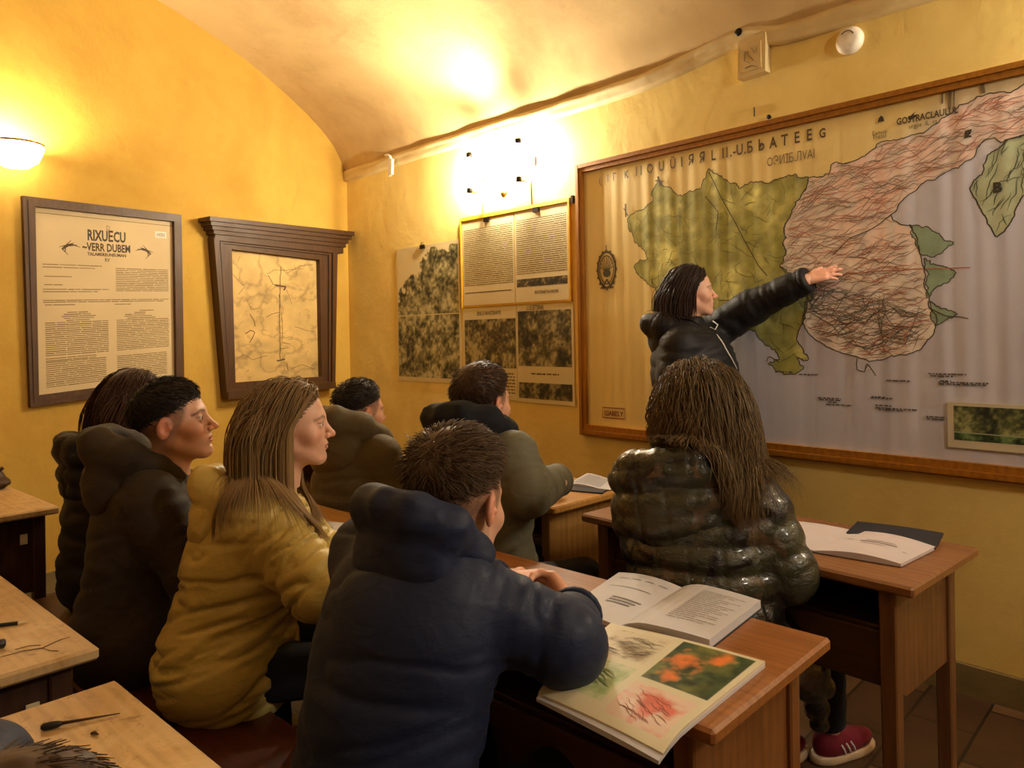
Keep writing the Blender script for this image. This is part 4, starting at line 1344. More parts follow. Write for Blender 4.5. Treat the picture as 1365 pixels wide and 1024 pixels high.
# pencil, marker on the middle left desk
h0, h1 = onz(-40, 838, TOP + .005), onz(40, 829, TOP + .003)
root = empty('pencil', (h0 + h1) / 2, 0, 'dark pencil with a pale edge on the desk at the left edge', 'pencil')
mb = MB(); mb.tube([h0, h0 + (h1 - h0) * .8], .0048, 6); mb.build('barrel', M['black'], root, inv=True)
mb = MB(); mb.tube([h0 + (h1 - h0) * .8, h1], [.0048, .0006], 6); mb.build('sharpened_tip', M['label'], root, inv=True)
h0, h1 = onz(-40, 866, TOP + .010), onz(8, 857, TOP + .010)
root = empty('marker_pen', (h0 + h1) / 2, 0, 'thick black marker at the very left edge near the pencil', 'pen')
mb = MB(); mb.tube([h0, h0 + (h1 - h0) * .5], .0085, 12); mb.build('barrel', M['black'], root, True, inv=True)
mb = MB(); mb.tube([h0 + (h1 - h0) * .48, h1 - (h1 - h0) * .06, h1], [.0098, .0098, .006], 12); mb.build('cap', M['black'], root, True, inv=True)
# twig-like scratches lying on the top: dry grass stalk
pts = [onz(0, 876, TOP + .001), onz(30, 868, TOP + .0018), onz(56, 864, TOP + .0018), onz(80, 853, TOP + .0018), onz(94, 849, TOP + .0012)]
mb = MB(); mb.tube(pts, [.0006, .0010, .0012, .0009, .0004], 5); mb.tube([pts[2], onz(66, 867, TOP + .001), onz(78, 868, TOP + .001)], .0007, 5); mb.tube([onz(20, 866, TOP + .001), onz(38, 861, TOP + .001), onz(54, 860, TOP + .001)], .0008, 5)
tag(mb.build('dry_stalk', M['dwoodx']), 'thin dry stalk lying across the desk at the left edge', 'twig')
# brown cap and small bowl at the far left desk
c_ = onz(-4, 652, TOP)
root = empty('pencil_pouch', c_, 0, 'brown pouch at the left edge on the farthest left desk', 'pouch')
M['brownleather'] = fabric('brown_leather', (66, 42, 26), .5, 0, .3, 30)
V_, F_ = mesh_sdf(lambda p: smin(ell(p, c_ + np.array((0, 0, .026)), (.055, .05, .027)), ell(p, c_ + np.array((-.01, .01, .055)), (.03, .03, .03)), .02) + .003 * noise(p * 60), c_ - .1, c_ + .13, .006)
V_[:, 2] = np.maximum(V_[:, 2], TOP)
mesh_obj('pouch_body', V_, F_, M['brownleather'], root, True, inv=True)
mb = MB(); mb.tube([c_ + np.array((.0, -.02, .07)), c_ + np.array((.02, -.01, .085)), c_ + np.array((.03, .0, .095))], .008, 8); mb.build('flap', M['brownleather'], root, True, inv=True)

# orange case and dry sprig on the far desk
M['orange'] = plain('orange_cloth', (226, 104, 44), .6)
c_ = P(532, 630, 3.03)
c_ = np.array((c_[0], c_[1], .79))
root = empty('pencil_case', (c_[0], c_[1], TOP), 0, 'orange pencil case on the far desk beside the olive jacket', 'pencil case')
R_ = rot(10)
V_, F_ = mesh_sdf(lambda p: ell(p, (c_[0] + .03, c_[1], TOP + .036), (.045, .11, .036), R_) , c_ - .2, c_ + .2, .007)
V_[:, 2] = np.maximum(V_[:, 2], TOP)
mesh_obj('case_body', V_, F_, M['orange'], root, True, inv=True)
f_ = R_[:, 1]
mb = MB(); mb.tube([np.array((c_[0] + .03, c_[1], TOP + .036)) + f_ * t + np.array((0, 0, .0365 * math.sqrt(max(0, 1 - (t / .11) ** 2)))) for t in np.linspace(-.08, .08, 9)], .0025, 6); mb.build('zipper', M['label'], root, inv=True)

c_ = np.array((*P(556, 600, 3.42)[:2], TOP))
root = empty('dried_sprig', c_, 0, 'dry brown sprig standing in a small jar between the two boys at the back', 'dried plant')
mb = MB(); mb.lathe([(.022, 0), (.026, .01), (.026, .05), (.018, .062), (.020, .07)], c_, n=18); mb.build('jar', M['brownleather'], root, True, inv=True)
mb = MB(); mb2 = MB()
for k_ in range(6):
    an = 1.0 * k_ + .4; h_ = .12 + .03 * (k_ % 3)
    e = c_ + np.array((math.cos(an) * .05, math.sin(an) * .05, h_))
    mb.tube([c_ + np.array((0, 0, .055)), (c_ + e) / 2 + np.array((0, 0, .03)), e], [.002, .0016, .001], 5)
    s_ = np.array((math.cos(an), math.sin(an), .2)); t_ = np.array((-math.sin(an), math.cos(an), .3))
    L_ = [e - s_ * .012, e + t_ * .013 + s_ * .006, e + s_ * .04 + np.array((0, 0, .01)), e - t_ * .013 + s_ * .006]
    mb2.add(L_ + [p + np.array((0, 0, .0015)) for p in L_], [[0, 1, 2, 3], [7, 6, 5, 4], [0, 4, 5, 1], [1, 5, 6, 2], [2, 6, 7, 3], [3, 7, 4, 0]])
mb.build('stem', M['dwood'], root, inv=True); mb2.build('leaves', M['brownleather'], root, inv=True)
# ------------------------------------------------------------------ people
E3 = np.eye(3)


def head_fn(o):
    """signed distance of a head in its own frame (x right, y forward, z up; eyes at z = 0)"""
    jaw, nose, lips, cheek = o.get('jaw', 1.), o.get('nose', 1.), o.get('lips', 1.), o.get('cheek', 1.)
    tilt = rot(90, 0, 0)
    ea = math.radians(-16)
    Re = np.array([[math.cos(.35), -math.sin(.35), 0], [math.sin(.35), math.cos(.35), 0], [0, 0, 1]]) @ np.array([[1, 0, 0], [0, math.cos(ea), -math.sin(ea)], [0, math.sin(ea), math.cos(ea)]])

    def f(p):
        q = p.copy(); q[:, 0] = np.abs(q[:, 0])
        d = ell(q, (0, -.013, .036), (.0735, .094, .083))
        d = smin(d, ell(q, (0, .028, -.015), (.059, .060, .088)), .03)
        d = smin(d, ell(q, (0, .030, -.068), (.046 * jaw, .050, .042)), .03)
        d = smin(d, cone(q, (.050 * jaw, -.004, -.055), (.018, .066, -.100), .015, .014), .025)
        d = smin(d, sph(q, (0, .073, -.098), .0165), .02)
        d = smin(d, sph(q, (.044 * cheek, .054, -.030), .021), .025)
        d = smin(d, ell(q, (0, .070, -.062), (.030, .022, .024)), .018)
        d = smin(d, cone(q, (0, .078, .020), (.036, .071, .019), .012, .010), .016)
        d = smax(d, -sph(q, (.0325, .100, -.003), .0195), .012)
        d = smin(d, sph(q, (.0318, .0725, -.001), .0140), .006)
        slit = ell(q, (.0322, .0900, -.0010), (.0128, .013, .0046))
        d = smax(d, -slit, .0015)
        d = smin(d, cone(q, (0, .081, .010), (0, .1005 + .006 * nose, -.029), .0072, .0088 * nose), .012)
        d = smin(d, sph(q, (0, .1030 + .006 * nose, -.0330), .0086 * nose), .008)
        d = smin(d, sph(q, (.0108, .0965, -.0362), .0074), .007)
        d = smax(d, -sph(q, (.0058, .1030, -.0440), .0032), .003)
        d = smin(d, ell(q, (0, .0868, -.0595), (.0215, .0098 * lips, .0055)), .005)
        d = smin(d, ell(q, (0, .0852, -.0700), (.0185, .0098 * lips, .0068)), .006)
        d = smax(d, -ell(q, (0, .0960, -.0648), (.0235, .0075, .0012)), .003)
        d = smax(d, -ell(q, (0, .098, -.0805), (.016, .012, .005)), .008)
        d = smin(d, cone(q, (0, -.018, -.05), (0, -.042, -.185), .049 * o.get('neck', 1.), .054 * o.get('neck', 1.)), .028)
        e = ell(q, (.0770, -.010, -.008), (.0085, .0195, .0315), Re)
        e = smax(e, -ell(q, (.0870, -.004, -.006), (.010, .0115, .019), Re), .004)
        e = smin(e, sph(q, (.0765, .006, -.012), .0055), .005)
        d = smin(d, e, .007)
        return d
    return f


def hand_prims(W, a, pn, thumb, curl, s=1., spread=.0, tcurl=.5):
    """wrist, direction, palm normal, side of the thumb (+1/-1 along a x pn)"""
    a = unit(a); pn = unit(pn - a * np.dot(pn, a)); b = np.cross(a, pn) * thumb
    pal, fin, nails = [], [], []
    W = np.asarray(W, float)
    offs = (.030, .0105, -.010, -.0285); lens = (.070, .078, .072, .057); rad = (.0095, .0098, .0093, .0082)
    for i, (o_, l_, r_) in enumerate(zip(offs, lens, rad)):
        k_ = W + a * (.088 - .006 * abs(i - 1)) * s + b * o_ * s
        pal.append((W + a * .012 * s + b * o_ * .62 * s, k_, .0145 * s, .0115 * s))
        d = unit(a + b * spread * (1.2 - i) * .5); p = k_
        ang = 0
        for j, (fr, cc) in enumerate(((.45, .8), (.31, 1.), (.24, .7))):
            c_ = curl[i] if isinstance(curl, (list, tuple)) else curl
            ang += c_ * cc
            dj = unit(d * math.cos(ang) + pn * math.sin(ang))
            n_ = p + dj * l_ * fr * s
            fin.append((i, p, n_, r_ * s * (1 - .08 * j), r_ * s * (.93 - .10 * j))); p = n_
    t0 = W + a * .022 * s + b * .026 * s
    d1 = unit(a * .62 + b * .72 + pn * .25); d2 = unit(a * (.85) + b * (.55 - tcurl) + pn * tcurl * .9); d3 = unit(a * .9 + b * (.35 - tcurl * 1.3) + pn * tcurl)
    p1 = t0 + d1 * .040 * s; p2 = p1 + d2 * .032 * s; p3 = p2 + d3 * .026 * s
    th = [(t0, p1, .0145 * s, .0115 * s), (p1, p2, .0112 * s, .0098 * s), (p2, p3, .0098 * s, .0078 * s)]
    fa = W - a * .07 * s

    def f(p):
        d = cone(p, fa, W + a * .01 * s, .026 * s, .0235 * s)
        for c in pal: d = smin(d, cone(p, *c), .013 * s)
        for c in th[:1]: d = smin(d, cone(p, *c), .014 * s)
        dt = smin(cone(p, *th[1]), cone(p, *th[2]), .004)
        d = smin(d, dt, .007 * s)
        for i in range(4):
            g = None
            for c in fin:
                if c[0] == i: g = cone(p, *c[1:]) if g is None else smin(g, cone(p, *c[1:]), .004)
            d = smin(d, g, .0045 * s)
        return d
    pts = np.array([W - a * .07 * s, p3] + [c[2] for c in fin] + [c[1] for c in pal])
    return f, pts.min(0) - .03, pts.max(0) + .03


def skinmat():
    k = NT('skin')
    a = k.n('ShaderNodeVertexColor'); a.layer_name = 'Col'
    f = k.noise(k.mapping(), 90, 4)
    c = k.mix(.10, a.outputs['Color'], k.ramp(f, [(.3, (.6, .5, .45)), (.7, (1.15, 1.1, 1.05))]), 'MULTIPLY')
    k.set(Base_Color=c, Roughness=.46, Subsurface_Weight=.12, Subsurface_Radius=(.012, .004, .002), Subsurface_Scale=.6)
    k.bump(k.noise(k.mapping(), 300, 2), .06, .002)
    return k.m


M['skin'] = skinmat()
M['eye'] = attr_mat('eye', .08, .6)


def hairmat(name, rough=.42):
    k = NT(name)
    a = k.n('ShaderNodeVertexColor'); a.layer_name = 'Col'
    k.set(Base_Color=a.outputs['Color'], Roughness=rough, Specular_IOR_Level=.28, Sheen_Weight=.05)
    return k.m


M['hair'] = hairmat('hair', .5); M['hairshort'] = hairmat('short_hair', .55)
M['trouser'] = fabric('dark_trousers', (24, 24, 30), .85, .1, .2, 14)
M['jeans'] = fabric('dark_jeans', (30, 34, 46), .85, .1, .2, 14)
M['shoedark'] = fabric('dark_shoe', (30, 28, 28), .6, 0, .1, 20)
M['shoered'] = fabric('red_suede', (116, 16, 34), .8, .25, .1, 40)
M['sole'] = plain('pale_sole', (206, 176, 140), .6)
M['white'] = plain('white_cloth', (225, 220, 215), .6)

SKIN = C3(222, 172, 142)


def merge(parts):
    V = []; F = []; C = []; m = []; n = 0
    for (v, f, c, mi) in parts:
        V.append(v); F.append(np.asarray(f) + n); n += len(v)
        C.append(np.broadcast_to(c, (len(v), 3)).copy()); m += [mi] * len(f)
    return np.concatenate(V), np.concatenate(F), np.concatenate(C), m


def uvsphere(c, r, R, n=14, m=18):
    V = []; A = []
    for i in range(n + 1):
        t = math.pi * i / n
        for j in range(m):
            w = 2 * math.pi * j / m
            V.append((math.sin(t) * math.cos(w), math.cos(t), math.sin(t) * math.sin(w))); A.append(t)
    V = np.array(V); F = [[i * m + j, i * m + (j + 1) % m, (i + 1) * m + (j + 1) % m, (i + 1) * m + j] for i in range(n) for j in range(m)]
    return V, F, np.array(A)


def torso_frame(pel, neck, face):
    up = unit(neck - pel); fw = np.array((math.cos(math.radians(face)), math.sin(math.radians(face)), 0)); fw = unit(fw - up * np.dot(fw, up))
    return np.stack([np.cross(fw, up), fw, up], 1)


class Person:
    def __init__(s, **k):
        s.__dict__.update(k)
        s.R = torso_frame(s.pelvis, s.neck, s.facing)
        r, f, u = s.R.T
        w = getattr(s, 'half', .165)
        drop = getattr(s, 'drop', .055)
        s.sh = {'R': getattr(s, 'shR', s.neck - u * drop + r * w), 'L': getattr(s, 'shL', s.neck - u * drop - r * w)}
        s.el = {'R': s.elR, 'L': s.elL}; s.wr = {'R': s.wrR, 'L': s.wrL}
        s.Rh = rot(*s.look)
        s.hs = getattr(s, 'hscale', 1.)
        s.base = np.array((s.pelvis[0], s.pelvis[1], getattr(s, 'base_z', 0.)))

    def hl(s, p):                 # world -> head frame
        return (p - s.head) @ s.Rh / s.hs

    def hw(s, p):
        return (np.asarray(p) * s.hs) @ s.Rh.T + s.head

    # ---- clothes as a distance field
    def torso(s, p, inset=0.):
        L = np.linalg.norm(s.neck - s.pelvis); r, f, u = s.R.T
        w, dp = getattr(s, 'wide', 1.), getattr(s, 'deep', 1.)
        d = ell(p, s.pelvis + u * .00, (.180 * w, .150 * dp, .150), s.R)
        d = smin(d, ell(p, s.pelvis + u * L * .34 - f * .005, (.172 * w, .142 * dp, .19), s.R), .07)
        d = smin(d, ell(p, s.pelvis + u * L * .68 + f * .0, (.185 * w, .142 * dp, .185), s.R), .07)
        d = smin(d, cone(p, s.sh['R'] * .86 + s.sh['L'] * .14, s.sh['L'] * .86 + s.sh['R'] * .14, .068, .068), .07)
        d = smin(d, cone(p, s.neck - u * .05, s.neck + u * .02, .075, .062), .05)
        if getattr(s, 'hem', 0): d = smin(d, ell(p, s.pelvis - u * s.hem, (.190 * w, .155 * dp, .14), s.R), .08)
        return d + inset

    def arms(s, p, inset=0.):
        t = getattr(s, 'armr', 1.); d = None
        for q in 'RL':
            a = smin(cone(p, s.sh[q], s.el[q], .074 * t, .062 * t), cone(p, s.el[q], s.wr[q], .063 * t, .046 * t), .03)
            d = a if d is None else np.minimum(d, a)
        return d + inset

    def hood(s, p):
        r, f, u = s.R.T; hs = getattr(s, 'hoodsize', 1.); q = (p - (s.neck + s.R @ np.array(getattr(s, 'hoodoff', (0, 0, getattr(s, 'hoodup', 0.)))))) @ s.R / hs
        d = ell(q, (0, -.080, -.030), (.130, .072, .110))
        pts = [(.070, .075, -.045), (.100, .015, -.005), (.108, -.060, .035), (.070, -.120, .052), (0, -.140, .058)]
        q2 = q.copy(); q2[:, 0] = np.abs(q2[:, 0])
        for a, b in zip(pts[:-1], pts[1:]): d = smin(d, cone(q2, a, b, .034, .036), .03)
        d = smax(d, -ell(q, (0, -.045, .075), (.060, .065, .055)), .02)
        return d * hs

    def collar(s, p):
        q = (p - (s.neck + s.R[:, 2] * .030)) @ s.R
        rr = np.sqrt(q[:, 0] ** 2 + (q[:, 1] * 1.02) ** 2)
        return np.sqrt((rr - .066) ** 2 + (q[:, 2] * .62) ** 2) - .022

    def jacket(s, p):
        d = smin(s.torso(p), s.arms(p), .035)
        d = smin(d, s.collar(p), .02)
        for e in getattr(s, 'extra', []): d = smin(d, cone(p, *e), .05)
        return d

    def clothes(s, p):
        d = s.jacket(p)
        if getattr(s, 'has_hood', True): d = np.minimum(d, s.hood(p))
        return d

    def armcoord(s, V):
        """nearest sleeve segment: distance to axis surface and length along the arm"""
        best = np.full(len(V), 9.); along_ = np.zeros(len(V)); axis = np.zeros((len(V), 3))
        for q in 'RL':
            l1 = np.linalg.norm(s.el[q] - s.sh[q])
            for a, b, o in ((s.sh[q], s.el[q], 0.), (s.el[q], s.wr[q], l1)):
                ba = b - a; t = np.clip((V - a) @ ba / (ba @ ba), 0, 1)
                d = np.linalg.norm(V - a - t[:, None] * ba, axis=1) - .062
                m = d < best
                best[m] = d[m]; along_[m] = o + t[m] * np.linalg.norm(ba); axis[m] = unit(ba)
        return best, along_, axis

    def displace(s, V, N):
        st = getattr(s, 'style', 'soft'); q = (V - s.pelvis) @ s.R
        ad, al, ax = s.armcoord(V); td = s.torso(V)
        ka = np.clip((td - ad) / .05 * .5 + .5, 0, 1)
        amp = getattr(s, 'wr_amp', 1.)
        z0 = np.zeros(len(V))
        # sleeve creases ring the arm, body creases run across and sag
        qa = (V * 4.5 + ax * (al * 15)[:, None]) * getattr(s, 'fold', 1.)
        ra = np.clip(np.abs(fbm(qa + 3, 2)) * 4.2, 0, 1) ** .75
        sl = getattr(s, 'slant', -.55)
        qt = np.stack([q[:, 0] * 3.2, q[:, 1] * 3.2, (q[:, 2] + sl * q[:, 1] * np.clip(1.2 - q[:, 2] * 2.5, 0, 1)) * 15], 1) * getattr(s, 'fold', 1.)
        qt = qt + fbm(qt * .45 + 11, 2)[:, None] * 1.0
        rt = np.clip(np.abs(fbm(qt, 2)) * 4.2, 0, 1) ** .75
        d = .0095 * amp * (ra * ka + rt * (1 - ka) - .6)
        if st == 'quilt':
            per = getattr(s, 'period', .07)
            u = np.where(ka > .5, al, q[:, 2] + .015 * np.sin(q[:, 0] * 9))
            t = np.abs(((u / per) % 1.) - .5) * 2
            d = d * .8 + getattr(s, 'puff', .012) * (1 - t ** 2.2) * (1 - .5 * ka) - .004
            if getattr(s, 'vquilt', 0):
                v = np.abs(((q[:, 0] / .085) % 1.) - .5) * 2
                d = d - .005 * np.clip((v - .82) / .18, 0, 1) * (1 - ka)
        d = d + .006 * amp * fbm(V * 5 + 1, 2)
        return V + N * d[:, None]

    # ---- build everything
    def build(s):
        hf = head_fn(getattr(s, 'face', {})); hh = getattr(s, 'hres', .0034)
        V, F = mesh_sdf(hf, (-.10, -.125, -.185), (.10, .135, .130), hh)
        keep = ~(V[F].mean(1)[:, 2] < -.176); F = F[keep]
        sk = getattr(s, 'skin', SKIN)
        x, y, z = V.T; ax_ = np.abs(x)
        C = np.tile(sk, (len(V), 1))
        def tint(m, c):
            m = np.clip(m, 0, 1)[:, None]; C[:] = C * (1 - m) + np.array(c) * m
        g = lambda a, b, c, ra, rb, rc: np.exp(-(((ax_ - a) / ra) ** 2 + ((y - b) / rb) ** 2 + ((z - c) / rc) ** 2))
        red = np.array((sk[0] * .98, sk[1] * .66, sk[2] * .60))
        tint(.55 * g(.046, .06, -.032, .022, .05, .022), red); tint(.6 * g(0, .115, -.035, .016, .02, .014), red)
        tint(.75 * (ax_ > .071) * (np.abs(y) < .045) * (np.abs(z) < .045), red)
        n_ = noise(V * 400)
        lipm = (y > .070) * np.clip(1.2 - ((ax_ / .022) ** 2 + ((z + .0648) / .0105) ** 2), 0, .35) * 3
        tint(lipm * .9, getattr(s, 'lip', np.array((sk[0] * .72, sk[1] * .34, sk[2] * .34))))
        tint((y > .074) * np.exp(-((z + .0648) / .0016) ** 2) * (ax_ < .023) * .8, sk * .28)
        hc = s.haircol
        # brows and lashes
        zb = .0165 + .006 * np.sin(np.clip((ax_ - .012) / .040, 0, 1) * math.pi) - .004 * np.clip((ax_ - .04) / .015, 0, 1)
        tint((y > .05) * np.exp(-((z - zb) / .0034) ** 2) * (ax_ > .010) * (ax_ < .054) * getattr(s, 'brow', .85) * (.8 + .35 * n_), hc * .55)
        tint((y > .066) * np.exp(-((z - .0040) / .0018) ** 2) * (np.abs(ax_ - .0325) < .0155) * .85, sk * .14)
        tint((y > .066) * np.exp(-((z + .0050) / .0015) ** 2) * (np.abs(ax_ - .0325) < .013) * .35, sk * .25)
        st = getattr(s, 'stubble', 0.)
        if st:
            line = .50 * (y - .060) - .86 * (z - .060)
            m = np.clip(1 - np.clip((z + .045 + .5 * np.clip(y - .01, 0, 1)) / .05, 0, 1) * 0, 0, 1)
            cn_, cp_ = getattr(s, 'cut', ((0, .42, -.90), (0, .084, .074)))
            cc = (V - np.array(cp_)) @ unit(np.array(cn_))
            low = np.clip(1 - cc / getattr(s, 'fade', .085), 0, 1) ** .8
            side = low * np.clip((.056 - y - .45 * np.clip(.03 - z, 0, 1)) / .012, 0, 1) * (1 - np.exp(-((ax_ - .082) / .010) ** 2 - ((y + .01) / .022) ** 2 - ((z + .006) / .034) ** 2) * 1.4).clip(0, 1)
            tint(st * side * (.85 + .3 * n_), hc * .9 + sk * .05)
        parts = [(s.hw(V), F, C, 0)]
        # eyes
        es, ef, ea = uvsphere(0, 1, 0)
        iris = getattr(s, 'iris', C3(74, 62, 44))
        ec = np.where((ea < .22)[:, None], C3(12, 10, 10), np.where((ea < .55)[:, None], iris, C3(226, 218, 208)))
        for sg in (-1, 1):
            e = es * .0122 + np.array((sg * .0318, .0742, -.0008))
            parts.append((s.hw(e), ef, ec, 1))
        # body inside the clothes
        r, f, u = s.R.T
        kn, an = s.legs()

        def bodyf(p):
            d = smin(s.torso(p, .028), s.arms(p, .022), .02)
            d = smin(d, cone(p, s.neck - u * .06, s.hw((0, -.030, -.10)), .055, .050), .03)
            for q in 'RL':
                d = smin(d, cone(p, s.hip[q], kn[q], .068, .050), .03); d = smin(d, cone(p, kn[q], an[q], .050, .036), .02)
            return d
        pts = np.array([s.pelvis, s.neck, s.head, *s.sh.values(), *s.el.values(), *s.wr.values(), *kn.values(), *an.values()])
        V, F = mesh_sdf(bodyf, pts.min(0) - .22, pts.max(0) + .22, .017)
        parts.append((V, F, sk, 0))
        for q in 'RL':
            hd = getattr(s, 'hand' + q, None) or dict(dir=s.wr[q] - s.el[q], palm=np.array((0, 0, -1.)), curl=.35)
            th = hd.get('thumb', 1 if q == 'L' else -1)
            f_, lo, hi = hand_prims(s.wr[q] + unit(hd['dir']) * .008, hd['dir'], hd['palm'], th, hd['curl'], getattr(s, 'handscale', .95), hd.get('spread', .1), hd.get('tcurl', .4))
            V, F = mesh_sdf(f_, lo, hi, hd.get('res', .004))
            c = np.tile(sk, (len(V), 1)) * (1 + .06 * noise(V * 60))[:, None]
            c[:, 1:] *= .94
            parts.append((V, F, c, 0))
        V, F, C, m = merge(parts)
        o = mesh_obj('person', V - s.base, F, [M['skin'], M['eye']], None, True, m, np.clip(C, 0, 1))
        o.location = s.base
        tag(o, s.label, 'person', getattr(s, 'group', None))
        s.obj = o
        # jacket
        h = getattr(s, 'jres', .010)
        pts = np.array([s.pelvis, s.neck, *s.sh.values(), *s.el.values(), *s.wr.values()] + [e[1] for e in getattr(s, 'extra', [])])
        V, F = mesh_sdf(s.jacket, pts.min(0) - .25, pts.max(0) + .25, h)
        # open the cuffs
        for q in 'RL':
            ax = unit(s.wr[q] - s.el[q]); cut = (V[F].mean(1) - s.wr[q]) @ ax
            near = np.linalg.norm(V[F].mean(1) - s.wr[q], axis=1) < .085
            F = F[~(near & (cut > .012))]
        V, F = biggest(V, F); V = relax(V, F, 1); V = s.displace(V, vnormals(V, F))
        col = s.jcol(V) if hasattr(s, 'jcol') else None
        s.jobj = mesh_obj('jacket', V - s.base, F, s.jmat, o, True, col=col)
        for q in 'RL':
            ax = unit(s.wr[q] - s.el[q]); t = getattr(s, 'armr', 1.)
            mb = MB(); mb.lathe([(.036 * t, -.004), (.047 * t, -.010), (.050 * t, .004), (.045 * t, .018), (.034 * t, .016)], s.wr[q] - ax * .002, ax, 20)
            c_ = mb.build('cuff', s.jmat if not hasattr(s, 'jcol') else s.cuffmat, o, True, inv=True)
        if getattr(s, 'has_hood', True):
            c = s.neck - f * .05
            V, F = mesh_sdf(s.hood, c - .30, c + .30, h)
            N = vnormals(V, F); q = (V - s.neck) @ s.R
            d = .006 * (1 - np.abs(fbm(q * np.array((6, 9, 14)) + 5, 3)) * 3).clip(-.5, 1)
            if getattr(s, 'style', '') == 'quilt':
                t = np.abs(((q[:, 2] / .062) % 1.) - .5) * 2; d = d + .010 * (1 - t ** 2.2)
                t = np.abs(((q[:, 0] / .075 + .5) % 1.) - .5) * 2; d = d - .006 * np.clip((t - .8) / .2, 0, 1)
            V = V + N * d[:, None]
            hm = getattr(s, 'hoodmat', s.jmat)
            col = s.jcol(V) if hasattr(s, 'jcol') and not hasattr(s, 'hoodmat') else None
            ho = mesh_obj('hood', V - s.base, F, hm, o, True, col=col)
            if hasattr(s, 'hoodmat'): ho['label'] = s.hoodlabel
        # trousers and shoes
        def legf(p):
            d = ell(p, s.pelvis - u * .02, (.16, .12, .12), s.R)
            for q in 'RL':
                d = smin(d, cone(p, s.hip[q], kn[q], .082, .064), .04); d = smin(d, cone(p, kn[q], an[q] + np.array((0, 0, .03)), .062, .050), .03)
            return d
        pts = np.array([s.pelvis, *kn.values(), *an.values()])
        V, F = mesh_sdf(legf, pts.min(0) - .2, pts.max(0) + .2, .013)
        N = vnormals(V, F); V = V + N * (.004 * (1 - np.abs(fbm(V * np.array((7, 7, 13)), 3)) * 3).clip(-.5, 1))[:, None]
        mesh_obj('trousers', V - s.base, F, getattr(s, 'tmat', M['trouser']), o, True)
        fy = getattr(s, 'footyaw', s.facing)
        for q in 'RL':
            s.shoe(an[q], fy, getattr(s, 'shoemat', M['shoedark']), o)
        s.hair()
        return s

    def legs(s):
        r, f, u = s.R.T
        fh = unit(np.array((f[0], f[1], 0))); rh = np.array((fh[1], -fh[0], 0))
        s.hip = {'R': s.pelvis + rh * .09 - u * .02, 'L': s.pelvis - rh * .09 - u * .02}
        if getattr(s, 'standing', False):
            kn = {q: np.array((s.hip[q][0], s.hip[q][1], .48)) + fh * .02 for q in 'RL'}
            an = {q: np.array((s.hip[q][0], s.hip[q][1], .09)) - fh * .01 for q in 'RL'}
        else:
            lf = getattr(s, 'thigh', .36)
            kn = {'R': s.hip['R'] + fh * lf + rh * .03, 'L': s.hip['L'] + fh * lf - rh * .03}
            for q in 'RL': kn[q] = np.array((kn[q][0], kn[q][1], min(s.pelvis[2] - .02, .50)))
            an = {q: np.array((kn[q][0], kn[q][1], .09)) + fh * .03 for q in 'RL'}
        for q in 'RL':
            if hasattr(s, 'kn' + q): kn[q] = getattr(s, 'kn' + q)
            if hasattr(s, 'an' + q): an[q] = getattr(s, 'an' + q)
        return kn, an

    def shoe(s, an, yaw, mat, parent):
        R_ = rot(yaw); c = np.array((an[0], an[1], 0)) + R_[:, 1] * .045

        def upper(p):
            q = (p - c) @ R_
            d = ell(q, (0, .03, .045), (.044, .105, .036)); d = smin(d, ell(q, (0, -.055, .055), (.038, .055, .052)), .04)
            d = smax(d, -(q[:, 2] - .024), .004)
            return smax(d, -ell(q, (0, -.05, .125), (.030, .038, .05)), .006)

        def sole(p):
            q = (p - c) @ R_
            d = smin(ell(q, (0, .035, .014), (.047, .112, .05)), ell(q, (0, -.06, .014), (.041, .062, .05)), .03)
            return smax(smax(d, q[:, 2] - .028, .005), .001 - q[:, 2], .003)
        V, F = mesh_sdf(upper, c - .19, c + .19, .006); so = mesh_obj('shoe', V - s.base, F, mat, parent, True)
        V, F = mesh_sdf(sole, c - .19, c + .19, .006); mesh_obj('sole', V - s.base, F, M['sole'], so, True)
        if getattr(s, 'stripes', False):
            so['label'] = 'dark red trainer with three white stripes'
            for k_ in range(3):
                mb = MB()
                for sg in (-1, 1):
                    pts = []
                    for t in np.linspace(0, 1, 6):
                        y = .022 - .022 * k_ - .020 * t; z = .030 + .034 * t
                        o_ = c + R_[:, 1] * y + np.array((0, 0, z)); d_ = R_[:, 0] * sg
                        lo_, hi_ = 0., .09
                        for _ in range(18):
                            m_ = (lo_ + hi_) / 2
                            if upper((o_ + d_ * m_)[None])[0] < 0: lo_ = m_
                            else: hi_ = m_
                        pts.append(o_ + d_ * (lo_ + .0008))
                    mb.tube(pts, .0032, 6)
                mb.build('stripe', M['white'], so, inv=False) if False else mesh_obj('stripe', np.concatenate(mb.v) - s.base, mb.f, M['white'], so)

    # ---- hair
    def scalp_roots(s, n, region):
        out = []
        while sum(len(o) for o in out) < n:
            d = RNG.normal(size=(n * 4, 3)); d /= np.linalg.norm(d, axis=1)[:, None]
            p = np.array((0, -.013, .036)) + d * np.array((.0735, .094, .083))
            out.append(p[region(p)])
        return np.concatenate(out)[:n]

    def cap(s, th, cutn, cutp, rough, res, seed=0., lift=1.):
        n = unit(np.array(cutn)); p0 = np.array(cutp)

        def f(p):
            q = p.copy()
            cc = -((q - p0) @ n)
            tp = np.clip((cc + .004) / .07, 0, 1); tp = tp * tp * (3 - 2 * tp)
            d = ell(q, (0, -.013, .036), (.0740, .0945, .0835)) - .0015 - th * tp * (1 + .25 * np.clip(q[:, 2] / .12, 0, 1))
            d = d + rough * tp * fbm(q * np.array((55, 22, 40)) + seed, 3)
            d = smax(d, -cc, .003)
            return d
        V, F = mesh_sdf(f, (-.12, -.15, -.13), (.12, .14, .16), res)
        return V, F

    def hair(s):
        if s.hairstyle == 'short': s.hair_short()
        else: s.hair_long()

